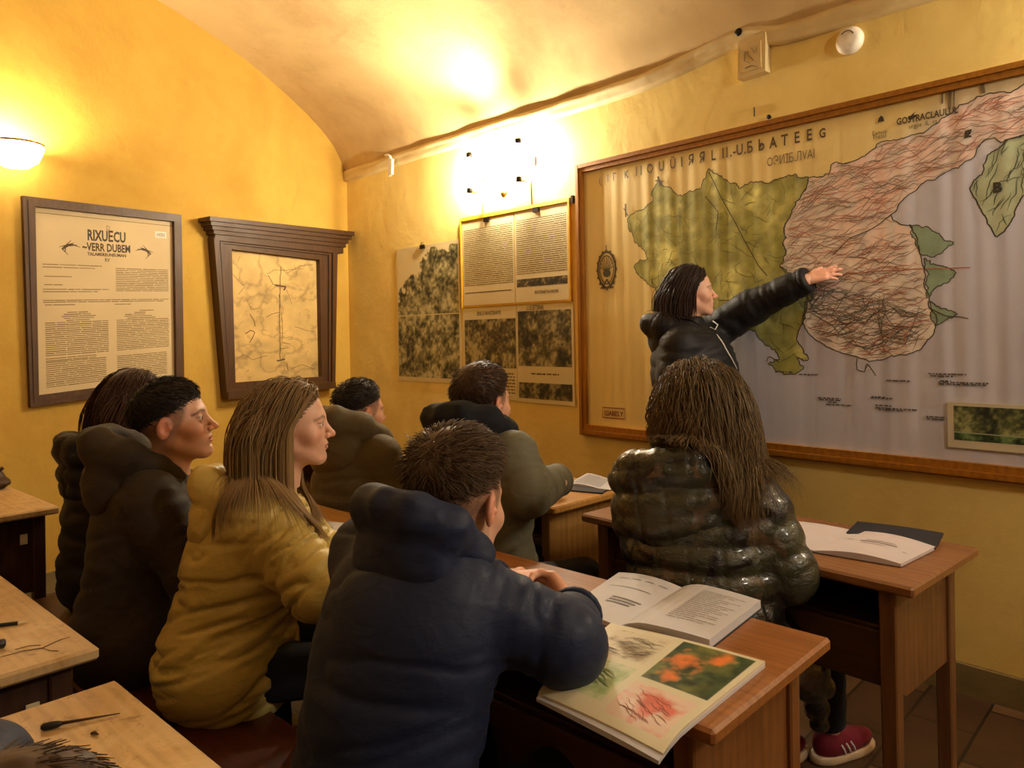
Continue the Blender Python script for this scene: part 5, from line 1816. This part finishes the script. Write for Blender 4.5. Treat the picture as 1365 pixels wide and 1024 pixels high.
    def hair_short(s):
        th = getattr(s, 'hair_th', .011)
        cn, cp = getattr(s, 'cut', ((0, .42, -.90), (0, .084, .074)))
        V, F = s.cap(th * .8, cn, cp, getattr(s, 'capr', .004), .0042, 3. + s.head[0])
        C = s.haircol * (1 + .25 * noise(V * np.array((160, 60, 160))))[:, None]
        parts = [(s.hw(V), F, np.clip(C, 0, 1), 0)]
        n_ = unit(np.array(cn)); p0 = np.array(cp)
        reg = lambda p: ((p - p0) @ n_ < .006 * np.sin(p[:, 0] * 900))
        n = getattr(s, 'nshort', 1500)
        r = s.scalp_roots(n, reg)
        c = np.array((0, -.013, .036)); nor = (r - c) / np.array((.0735, .094, .083)) ** 2; nor /= np.linalg.norm(nor, axis=1)[:, None]
        comb = np.asarray(getattr(s, 'comb', (0, 1., .15))) + RNG.normal(size=(n, 3)) * getattr(s, 'mess', .3)
        crown = np.array((0, -.06, .11)); rad = r - crown; rad /= np.linalg.norm(rad, axis=1)[:, None]
        comb = comb * .6 + rad * .6
        tan = comb - nor * (comb * nor).sum(1)[:, None]; tan /= np.linalg.norm(tan, axis=1)[:, None] + 1e-9
        M_ = 6; ln = getattr(s, 'hair_len', .03) * RNG.uniform(.6, 1.15, n) * np.clip(-((r - p0) @ n_) / .06, .32, 1)
        t = np.linspace(0, 1, M_)
        lift = getattr(s, 'hair_lift', .5)
        ccd = -((r - p0) @ n_); tp = np.clip(ccd / .065, .10, 1)
        pth = r[:, None] + nor[:, None] * (.001 + (th * (.45 + .6 * np.sin(t * 1.6)) * (.5 + lift))[None, :] * tp[:, None])[..., None] + tan[:, None] * (t[None, :] * ln[:, None])[..., None]
        # follow the skull
        q = pth - c; k0 = np.linalg.norm(q / np.array((.0735, .094, .083)), axis=2)
        sc = np.maximum(1, (1 + th * .7 * tp[:, None] / .085) / k0); pth = c + q * sc[..., None]
        rd = (getattr(s, 'hair_rad', .0016) * (1 - .75 * t))[None] * RNG.uniform(.7, 1.3, (n, 1))
        V, F = strands(pth, rd)
        cc = np.repeat((s.haircol * RNG.uniform(.65, 1.5, (n, 1))), M_ * 3, 0)
        parts.append((s.hw(V), F, np.clip(cc, 0, 1), 0))
        V, F, C, m = merge(parts)
        mesh_obj('hair', V - s.base, F, M['hairshort'], s.obj, True, col=C)

    def hair_long(s):
        V, F = s.cap(.008, (0, .72, -.69), (0, .074, .074), .002, .0045, 1.)
        parts = [(s.hw(V), F, np.clip(s.haircol * .75 * (1 + .15 * noise(V * np.array((200, 60, 60))))[:, None], 0, 1), 0)]
        n = getattr(s, 'nlong', 700); M_ = getattr(s, 'steps', 34); step = getattr(s, 'step', .0125)
        reg = lambda p: ((p - np.array((0, .076, .072))) @ unit(np.array((0, .74, -.67))) < -.002)
        r = s.scalp_roots(n, reg)
        c = np.array((0, -.013, .036)); nor = (r - c) / np.array((.0735, .094, .083)) ** 2; nor /= np.linalg.norm(nor, axis=1)[:, None]
        part = getattr(s, 'part', .0)
        sgn = np.where(r[:, 0] >= part, 1., -1.)
        sgn = np.where(np.abs(r[:, 0] - part) < .004, RNG.choice([-1., 1.], n), sgn)
        back = getattr(s, 'back', .55)
        comb = np.stack([sgn * getattr(s, 'side', .9), np.full(n, -back), np.full(n, -.15)], 1) + RNG.normal(size=(n, 3)) * .12
        tan = comb - nor * (comb * nor).sum(1)[:, None]; tan /= np.linalg.norm(tan, axis=1)[:, None]
        d = tan @ s.Rh.T; p = s.hw(r + nor * .004)
        thick = RNG.uniform(.004, getattr(s, 'hair_vol', .018), n)
        shield = getattr(s, 'shield', (.086, .082, .13)); shc = getattr(s, 'shieldc', (0, .068, -.035))

        def coll(q):
            l = s.hl(q)
            dd_ = ell(l, (0, -.013, .036), (.0735, .094, .083)); dd_ = np.minimum(dd_, ell(l, (0, .02, -.03), (.056, .06, .09)))
            y0 = np.interp(l[:, 2], [-.10, -.05, 0., .045, .085, .10], getattr(s, 'curtain', [.002, .0, .004, .030, .058, .075]))
            dd_ = np.minimum(dd_, y0 - l[:, 1] + thick0 + np.clip(l[:, 2] - .092, 0, 1) * 6 + np.clip(-.12 - l[:, 2], 0, 1) * 6) * s.hs
            dd_ = np.minimum(dd_, s.clothes(q) - .004)
            dd_ = np.minimum(dd_, cone(q, s.neck, s.hw((0, -.03, -.06)), .055, .05))
            return dd_
        back_w = -s.Rh[:, 1]; thick0 = .012
        P_ = [p]
        drift = np.asarray(getattr(s, 'drift', (0, 0, 0)))
        for i in range(M_ - 1):
            st = .62 if i < 8 else .5
            g = np.array((0, 0, -1.)) + back_w * (.35 if i < 10 else .0) + drift
            if i < 5: g = g * .5 + d * .5
            d2 = d * st + g[None] * (1 - st) if g.ndim == 1 else d * st + g * (1 - st)
            d2 /= np.linalg.norm(d2, axis=1)[:, None]
            q = p + d2 * step
            for _ in range(2):
                cd = coll(q); e = .002
                m = cd < thick
                if m.any():
                    qm = q[m]; b0 = cd[m]
                    gr = np.stack([coll(qm + np.eye(3)[k_] * e) - b0 for k_ in range(3)], 1) / e
                    gr /= np.linalg.norm(gr, axis=1)[:, None] + 1e-9
                    q[m] = qm + gr * np.clip(thick[m] - b0, 0, .02)[:, None]
            d = q - p; d /= np.linalg.norm(d, axis=1)[:, None] + 1e-9
            p = q; P_.append(p)
        pth = np.stack(P_, 1)
        # natural lengths: resample each lock to its own length
        fr = RNG.uniform(getattr(s, 'lmin', .8), 1., n) * s.lengths(r)
        tt = np.linspace(0, 1, M_)[None] * fr[:, None] * (M_ - 1)
        i0 = np.clip(np.floor(tt).astype(int), 0, M_ - 2); w = (tt - i0)[..., None]; ar_ = np.arange(n)[:, None]
        pth = pth[ar_, i0] * (1 - w) + pth[ar_, i0 + 1] * w
        wv = getattr(s, 'wave', .0)
        t = np.linspace(0, 1, M_)
        if wv:
            ph = RNG.uniform(0, 6.3, (n, 1)) * .5 + (pth[:, :1, 0] * 90); fq = RNG.uniform(14, 20, (n, 1))
            a = np.clip((t - .25) / .5, 0, 1)[None] * wv
            sd = s.Rh[:, 0]; fd = s.Rh[:, 1]
            pth = pth + (a * np.sin(fq * t[None] + ph))[..., None] * sd + (a * np.cos(fq * t[None] + ph))[..., None] * fd
        rd = getattr(s, 'lock', .0030) * (np.sin(np.clip(t * 1.0 + .12, 0, 1) * math.pi) ** .5 * .9 + .15)[None] * RNG.uniform(.6, 1.3, (n, 1))
        V, F = strands(pth, rd, 4)
        tone = RNG.uniform(*getattr(s, 'tone', (.78, 1.25)), (n, 1))
        cc = s.haircol[None, None] * tone[:, None] * np.linspace(.85, getattr(s, 'tipgain', 1.2), M_)[None, :, None]
        cc = np.repeat(cc.reshape(-1, 3), 4, 0)
        parts.append((V, F, np.clip(cc, 0, 1), 0))
        V, F, C, m = merge(parts)
        mesh_obj('hair', V - s.base, F, M['hair'], s.obj, True, col=C)

    def lengths(s, r):
        k_ = getattr(s, 'lenfn', None)
        return np.clip(k_(r), .2, 1) if k_ else np.ones(len(r))

    def hit(s, fn, px, py, near=.3, far=6.):
        d = ray(px, py); o = np.array((0, 0, EYE)); n_ = np.linalg.norm(d); t = near
        for _ in range(200):
            e = fn((o + d * t)[None])[0]
            if e < .0006: break
            t += e * .7 / n_
            if t > far: return None
        return o + d * t


A3 = lambda *c: np.array(c, float)
down = A3(0, 0, -1)

M['j_yellow'] = fabric('yellow_coat', (208, 182, 98), .5, .25, .32, 15, .14, None, .03, .10)
M['j_navy'] = fabric('navy_jacket', (18, 33, 66), .68, .15, .30, 15, .2, None, .05, .06)
M['j_brown'] = fabric('dark_brown_jacket', (54, 44, 32), .75, .15, .28, 14, .2)
M['j_black'] = fabric('black_coat', (24, 24, 28), .6, .12, .28, 16, .2)
M['j_olive'] = fabric('olive_jacket', (88, 76, 48), .72, .2, .30, 14, .15)
M['j_greygreen'] = fabric('grey_green_jacket', (104, 102, 84), .7, .2, .30, 14, .12)
M['j_scarf'] = fabric('black_navy_hood', (18, 22, 32), .85, .1, .3, 18, .2)
M['fur'] = fabric('brown_fur', (70, 46, 30), .9, .5, .6, 40, .3)


def camo_mat():
    k = NT('camouflage_puffer')
    v = k.mapping()
    a = k.noise(v, 7, 3, .5, .8); b = k.noise(k.mapping((1, 1, 1.3), (.4, 1.1, .3)), 9, 3, .5, .6)
    c = k.mix(k.ramp(a, [(.46, (0, 0, 0)), (.50, (1, 1, 1))]), lin((18, 19, 19)), lin((54, 56, 40)))
    c = k.mix(k.ramp(b, [(.56, (0, 0, 0)), (.60, (1, 1, 1))]), c, lin((84, 68, 48)))
    k.set(Base_Color=c, Roughness=.30, Coat_Weight=.5, Coat_Roughness=.12)
    n1 = k.bump(k.noise(k.mapping((1, 1, 1.5)), 24, 6, .6, 1.1), .62, .013)
    k.bump(k.noise(v, 90, 3, .6, .5), .25, .004, n1)
    return k.m


M['j_camo'] = camo_mat()

PEOPLE = []
# 1. the girl in the yellow coat
PEOPLE.append(Person(
    label='person with long fair hair in a yellow padded coat, sitting in profile', head=P(390, 566, 2.1), look=(11, 1, 0), hscale=.985,
    pelvis=P(305, 866, 2.06), neck=P(352, 652, 2.12), facing=14, half=.150, wide=1.12, deep=1.12, armr=1.22,
    elR=P(428, 786, 1.90), wrR=P(500, 752, 2.02), elL=P(440, 752, 2.28), wrL=P(512, 724, 2.38),
    jmat=M['j_yellow'], jres=.0065, wr_amp=1.35, fold=1.75, hoodsize=1.02, hoodoff=(.02, -.02, -.055), hem=.05,
    hairstyle='long', haircol=C3(138, 110, 70), hres=.0024, face=dict(jaw=.95, nose=.98, lips=1.05), brow=.7, iris=C3(80, 84, 74),
    nlong=5600, steps=38, step=.0128, lmin=.86, hair_vol=.015, lock=.0012, tone=(.84, 1.2), drift=A3(.02, -.05, 0), back=.45, lenfn=lambda r: np.where(r[:, 1] > -.005, 1., .80), tipgain=1.15, skin=C3(226, 178, 150)))
# 2. the boy in the navy jacket
PEOPLE.append(Person(
    label='person in a navy hooded jacket, seen from behind at the front desk, hands clasped', head=P(612, 668, 1.53), look=(60, -10, 0), hscale=1.08,
    pelvis=A3(-.265, 1.36, .50), neck=P(566, 728, 1.47), facing=46, shR=P(600, 788, 1.40), shL=P(492, 742, 1.60), wide=1.1, deep=1.1, armr=1.18,
    elR=P(752, 858, 1.40), wrR=P(766, 820, 1.575), elL=P(590, 790, 1.85), wrL=P(660, 779, 1.755),
    handR=dict(dir=A3(-.42, .80, .30), palm=A3(-.80, -.50, -.15), curl=[.75, .8, .85, .9], res=.0026, tcurl=.55),
    handL=dict(dir=A3(.95, .02, .02), palm=A3(.05, .25, -1), curl=[.55, .6, .65, .7], res=.0026, tcurl=.6),
    jmat=M['j_navy'], jres=.0075, wr_amp=.8, fold=1.25, hoodsize=.94, hoodoff=(.015, .010, .012),
    hairstyle='short', haircol=C3(80, 60, 38), fade=.13, hair_th=.020, hair_len=.045, nshort=2600, comb=(.1, 1., .3), mess=.32, hair_lift=.8, stubble=.9, hres=.003,
    cut=((0, .34, -.94), (0, .085, .066)), handscale=1.12))
# 3. the boy in the dark brown jacket
PEOPLE.append(Person(
    label='person with dark faded haircut and dark brown jacket, sitting left of the yellow coat', head=P(232, 563, 2.28), look=(11, 9, 0), hscale=1.05,
    pelvis=P(182, 830, 2.26), neck=P(208, 632, 2.30), facing=22, half=.175, wide=1.12, deep=1.1, armr=1.15,
    elR=P(262, 772, 2.12), wrR=P(345, 745, 2.3), elL=P(262, 740, 2.65), wrL=P(345, 715, 2.7),
    jmat=M['j_brown'], jres=.010, wr_amp=.9, hoodsize=1.22, hoodoff=(0, -.01, .02), hem=.06,
    hairstyle='short', haircol=C3(36, 27, 18), hair_th=.011, hair_len=.042, nshort=3000, comb=(0, 1., -.1), mess=.16, stubble=.85, fade=.10, hres=.0025,
    cut=((0, .30, -.95), (0, .088, .056)), face=dict(jaw=1.08, nose=1.0, lips=.9), brow=1., iris=C3(46, 34, 24), skin=C3(214, 162, 132)))
# 4. the girl behind him
PEOPLE.append(Person(
    label='person with long dark hair and black coat, farthest left, half hidden', head=P(184, 538, 2.78), look=(48, -4, 0),
    pelvis=P(142, 770, 2.74), neck=P(152, 618, 2.76), facing=45, half=.165, armr=1.12, wide=1.05, style='quilt', period=.09, puff=.010,
    elR=P(185, 740, 2.62), wrR=P(225, 705, 2.85), elL=P(130, 700, 3.05), wrL=P(190, 685, 3.1),
    jmat=M['j_black'], jres=.012, hoodsize=1.1,
    hairstyle='long', haircol=C3(66, 38, 22), hres=.0042, nlong=1500, steps=22, step=.0125, lmin=.7, hair_vol=.012, lock=.0016, drift=A3(-.14, 0, 0), back=.6))
# 5. the boy in the olive jacket
PEOPLE.append(Person(
    label='person with short dark hair in an olive hooded jacket, near the room corner', head=P(481, 549, 3.1), look=(40, -2, 0), hscale=1.0,
    pelvis=P(470, 728, 3.02), neck=P(476, 588, 3.07), facing=44, half=.175, wide=1.15, deep=1.05, armr=1.15,
    elR=P(530, 662, 2.92), wrR=P(555, 640, 3.1), elL=P(452, 640, 3.3), wrL=P(500, 630, 3.35),
    jmat=M['j_olive'], jres=.010, wr_amp=.9, fold=1.4, hoodsize=1.25, hoodup=.02,
    hairstyle='short', haircol=C3(34, 25, 17), hair_th=.015, hair_len=.034, nshort=1500, comb=(0, .8, .5), mess=.4, hair_lift=.9, stubble=.85, fade=.09, hres=.0035, cut=((0, .36, -.93), (0, .086, .066))))
# 6. the boy in the grey green jacket
PEOPLE.append(Person(
    label='person with dark hood and grey green jacket, arm on the desk below the posters', head=P(645, 536, 2.7), look=(48, 0, 0), hscale=1.05,
    pelvis=P(652, 772, 2.6), neck=P(640, 596, 2.66), facing=45, half=.165, wide=1.1, armr=1.2, drop=.04,
    elR=P(706, 658, 2.48), wrR=P(744, 640, 2.66), elL=P(640, 640, 2.95), wrL=P(700, 640, 2.95),
    handR=dict(dir=A3(-.1, 1., -.05), palm=A3(-.3, 0, -1.), curl=.8),
    jmat=M['j_greygreen'], jres=.009, wr_amp=.9, fold=1.4, hoodsize=1.12, hoodup=.055, hoodmat=M['j_scarf'], hoodlabel='black hood with a dark blue lining',
    hairstyle='short', haircol=C3(58, 38, 24), hair_th=.019, hair_len=.040, nshort=2000, comb=(0, 1., .05), mess=.2, stubble=.85, hres=.0032, cut=((0, .45, -.89), (0, .087, .062))))
# 7. the girl in the puffer coat
PEOPLE.append(Person(
    label='person with long wavy hair in a shiny camouflage puffer coat, back turned', head=P(934, 562, 2.2), look=(76, -3, 0), hscale=1.0,
    pelvis=P(948, 862, 2.08), neck=P(925, 650, 2.16), facing=66, half=.165, wide=1.12, deep=1.1, armr=1.22, style='quilt', period=.072, puff=.0125, vquilt=1,
    elR=P(1050, 764, 2.04), wrR=P(1000, 738, 2.24), elL=P(878, 748, 2.22), wrL=P(945, 728, 2.36),
    jmat=M['j_camo'], jres=.0085, wr_amp=.8, hoodsize=1.12, hoodoff=(-.045, -.02, .0),
    extra=[(P(1010, 850, 2.10), P(1082, 905, 2.26), .075, .045), (P(1082, 905, 2.26), P(1091, 960, 2.33), .045, .028)],
    anR=P(1106, 968, 2.44), knR=P(1096, 805, 2.44), anL=P(1015, 985, 2.40), knL=P(1010, 810, 2.45), shoemat=M['shoered'], stripes=True, footyaw=24, tmat=M['trouser'],
    hairstyle='long', haircol=C3(98, 78, 48), hres=.0042, nlong=6500, steps=30, step=.0120, lmin=.74, hair_vol=.040, lock=.0011, tone=(.85, 1.18), wave=.006, side=.12, drift=A3(.12, -.08, 0), back=.8, lenfn=lambda r: np.where(r[:, 0] > .0, 1., .62 + r[:, 0] * 1.5), tipgain=1.35))
# 8. the woman at the map
PEOPLE.append(Person(
    label='standing person in a black hooded coat pointing at the map with stretched arm', head=P(922, 389, 3.37), look=(-4, 4, 0), hscale=.96, standing=True,
    pelvis=A3(.86, 3.36, .93), neck=P(916, 444, 3.38), facing=-26, half=.165, wide=1.22, deep=1.32, armr=1.2, hem=.10,
    elL=A3(1.085, 3.385, 1.505), wrL=P(1074, 374, 3.205), elR=A3(.665, 3.20, 1.10), wrR=A3(.76, 3.11, .90),
    handL=dict(dir=P(1128, 357, 3.155) - P(1074, 374, 3.205), palm=A3(.55, .55, -.62), curl=[.04, .10, .22, .30], res=.003, spread=.06, tcurl=.2),
    jmat=M['j_black'], jres=.010, wr_amp=.9, hoodsize=1.12, hoodup=.01,
    hairstyle='long', haircol=C3(46, 28, 20), hres=.0026, nlong=1700, steps=26, step=.0115, lmin=.75, hair_vol=.010, lock=.0018, back=.9, shield=(.084, .078, .13), shieldc=(0, .070, -.035), face=dict(jaw=.95, nose=.98), brow=.8, skin=C3(230, 178, 150), handscale=.88))
# 9. the child bowed over the nearest left desk
PEOPLE.append(Person(
    label='person bowed over the lower left desk, only brown crown and blue arm in view', head=A3(-.490, .710, .862), look=(40, -24, 0), hscale=1.0,
    pelvis=A3(-.83, .24, .50), neck=A3(-.62, .595, .850), facing=47, shL=A3(-.63, .70, .85), shR=A3(-.40, .46, .84), wide=1.05, armr=1.1,
    elL=A3(-.725, .99, .822), wrL=A3(-.60, .80, .815), elR=A3(-.28, .52, .826), wrR=A3(-.24, .70, .815),
    jmat=M['j_navy'], jres=.012, has_hood=False,
    hairstyle='short', haircol=C3(64, 44, 26), hair_th=.020, hair_len=.05, hair_rad=.0020, nshort=4500, comb=(.3, .8, .1), mess=.2, hair_lift=.3, stubble=.6, hres=.004, capr=.007, cut=((0, .72, -.69), (0, .075, .040))))

for pp in PEOPLE: pp.build()

# fur trim of the far girl's hood, zip and cords of the woman's coat
g4 = PEOPLE[3]; r_, f_, u_ = g4.R.T
c0 = g4.neck
pts = []
for k_ in range(900):
    t = RNG.uniform(-1, 1); a = t * 2.3
    pts.append(c0 + (r_ * math.sin(a) * .125 - f_ * (math.cos(a) * .115 + .03)) * 1.1 + u_ * (.062 + RNG.normal() * .012 + .01 * math.cos(a)))
pts = np.array(pts); dirs = RNG.normal(size=pts.shape); dirs /= np.linalg.norm(dirs, axis=1)[:, None]
dirs += np.array((-.4, -.2, .1))
t = np.linspace(0, 1, 4)
pth = pts[:, None] + dirs[:, None] * (t * .030)[None, :, None] + np.array((0, 0, -.008)) * (t ** 2)[None, :, None]
V, F = strands(pth, (.0022 * (1 - .7 * t))[None] * np.ones((len(pts), 1)))
mesh_obj('fur_trim', V - g4.base, F, M['fur'], g4.obj, True)

w8 = PEOPLE[7]


def cord(name, pxs, rad, mat, fn, lift=.004):
    q = []
    for x, y in pxs:
        h_ = w8.hit(fn, x, y)
        if h_ is not None: q.append(h_ - unit(ray(x, y)) * lift)
    if len(q) > 1:
        V, F = tube_geo(q, rad, 6); mesh_obj(name, V - w8.base, F, mat, w8.obj, True)


cord('zip', [(955, 446), (962, 455), (968, 466), (975, 478), (982, 492), (987, 506)], .0036, M['white'], w8.clothes)
cord('drawstring', [(950, 428), (957, 433), (953, 440), (946, 436)], .0026, M['white'], w8.clothes)
cord('hood_piping', [(888, 409), (897, 407), (906, 411), (915, 417), (921, 421)], .0026, M['white'], lambda p: np.minimum(w8.clothes(p), ell(w8.hl(p), (0, -.013, .02), (.085, .105, .105))))
# ------------------------------------------------------------------ lamps, camera
s0 = (px_wm(643, 235)[0] + px_wm(707, 215)[0]) / 2
tube_lamp(s0, 2.43, 'pair of upright lit tubes glowing white on the map wall above the posters')
tube_lamp(5.55, 2.46, 'pair of upright lit tubes on the map wall beyond the right end of the map', mt=M['tube2'])

sp = bpy.data.lights.new('ceiling_glow_spot', 'SPOT'); sp.energy = 95.; sp.color = WARM; sp.spot_size = math.radians(112); sp.spot_blend = .9; sp.shadow_soft_size = .03  # added spot with no body, brightens the vault above the tube lamp
so_ = bpy.data.objects.new('ceiling_glow_spot', sp); COL.objects.link(so_); so_.location = wm(s0 - .05, 2.56, .20)
so_.rotation_euler = Vector(tuple(wm(s0 - .12, 3.3, .62) - wm(s0 - .05, 2.56, .20))).to_track_quat('-Z', 'Y').to_euler()
a_, b_ = plw(6, 208)
root = empty('wall_sconce', fl(a_, b_, 0), 0, 'round glowing lamp on the left wall above the framed document', 'lamp')
mb = MB(); mb.lathe([(.055, .001), (.055, .014), (.02, .022)], fl(a_, b_, 0), LN, 24); mb.build('back_plate', M['brass'], root, True, inv=True)
mb = MB(); mb.tube([fl(a_, b_, .015), fl(a_, b_ - .02, .06), fl(a_, b_ - .075, .14)], .008, 8); mb.build('arm', M['brass'], root, True, inv=True)
c_ = fl(a_, b_, .135)
mb = MB(); mb.lathe([(.0, -.085), (.06, -.078), (.105, -.045), (.128, .01), (.132, .04), (.127, .04), (.122, .010), (.098, -.038), (.055, -.068), (.0, -.073)], c_, (0, 0, 1), 28); mb.build('glass_bowl', M['litglass'], root, True, inv=True)
mb = MB(); mb.tube([c_ + np.array((.130 * math.cos(t), .130 * math.sin(t), .041)) for t in np.linspace(0, 2 * math.pi, 33)], .006, 6); mb.build('rim', M['brass'], root, True, inv=True)
mb = MB(); mb.lathe([(.0, -.03), (.022, -.024), (.036, .0), (.040, .022), (.030, .046), (.012, .058), (0, .060)], c_, (0, 0, 1), 20); mb.build('lit_bulb', M['globe'], root, True, inv=True)


def bowl(p, ax, label):  # unseen rear lamps, added as weak fill for the room
    root = empty('wall_sconce', p, 0, label, 'lamp')
    mb = MB(); mb.lathe([(.055, .001), (.055, .014), (.02, .10), (.02, .105)], p, ax, 20); mb.build('back_plate', M['brass'], root, True, inv=True)
    c_ = p + ax * .12
    mb = MB(); mb.lathe([(.0, -.05), (.03, -.042), (.048, -.01), (.05, .02), (.035, .05), (.0, .06)], c_, (0, 0, 1), 20); mb.build('lit_bulb', M['fill_bulb'], root, True, inv=True)


p_ = wm(6.9, 2.62, 1.5)  # added lamp out of view, neutral fill for the right side
root = empty('neutral_fill_lamp', p_, 0, 'white globe lamp added out of view right of the camera as neutral fill', 'lamp')
mb = MB(); mb.lathe([(.0, -.12), (.06, -.104), (.104, -.06), (.12, 0), (.104, .06), (.06, .104), (.03, .116), (0, .118)], p_, (0, 0, 1), 24); mb.build('opal_globe', M['neutral_fill'], root, True, inv=True)
mb = MB(); mb.tube([p_ + np.array((0, 0, .118)), p_ + np.array((0, 0, .86))], .008, 8); mb.lathe([(.05, .84), (.05, .87), (.02, .90)], p_, (0, 0, 1), 16); mb.build('rod', M['blackmetal'], root, inv=True)


bowl(wm(3.2, 2.4, 4.4), -WN, 'round fill lamp added unseen on the back wall behind the camera, left')
bowl(wm(6.4, 2.4, 4.4), -WN, 'round fill lamp added unseen on the back wall behind the camera, right')

SC.world = bpy.data.worlds.new('World'); SC.world.use_nodes = True
SC.world.node_tree.nodes['Background'].inputs['Color'].default_value = (0, 0, 0, 1)

cam = bpy.data.cameras.new('Camera'); co = bpy.data.objects.new('Camera', cam); COL.objects.link(co)
cam.sensor_width = 36.; cam.lens = FOC * 36. / 1365.; cam.sensor_fit = 'HORIZONTAL'
cam.shift_y = -(512 - CY) / 1365.; cam.shift_x = 0.; cam.clip_start = .02
c, s = math.cos(ROLL), math.sin(ROLL)
co.matrix_world = Matrix(((c, s, 0, 0), (0, 0, -1, 0), (-s, c, 0, EYE), (0, 0, 0, 1)))
SC.camera = co
SC.cycles.use_denoising = True
SC.cycles.max_bounces = 8; SC.cycles.diffuse_bounces = 5
SC.cycles.sample_clamp_indirect = 4.
SC.view_settings.view_transform = 'Standard'; SC.view_settings.look = 'None'
SC.view_settings.exposure = -.22; SC.view_settings.gamma = 1.; SC.view_settings.use_curve_mapping = False
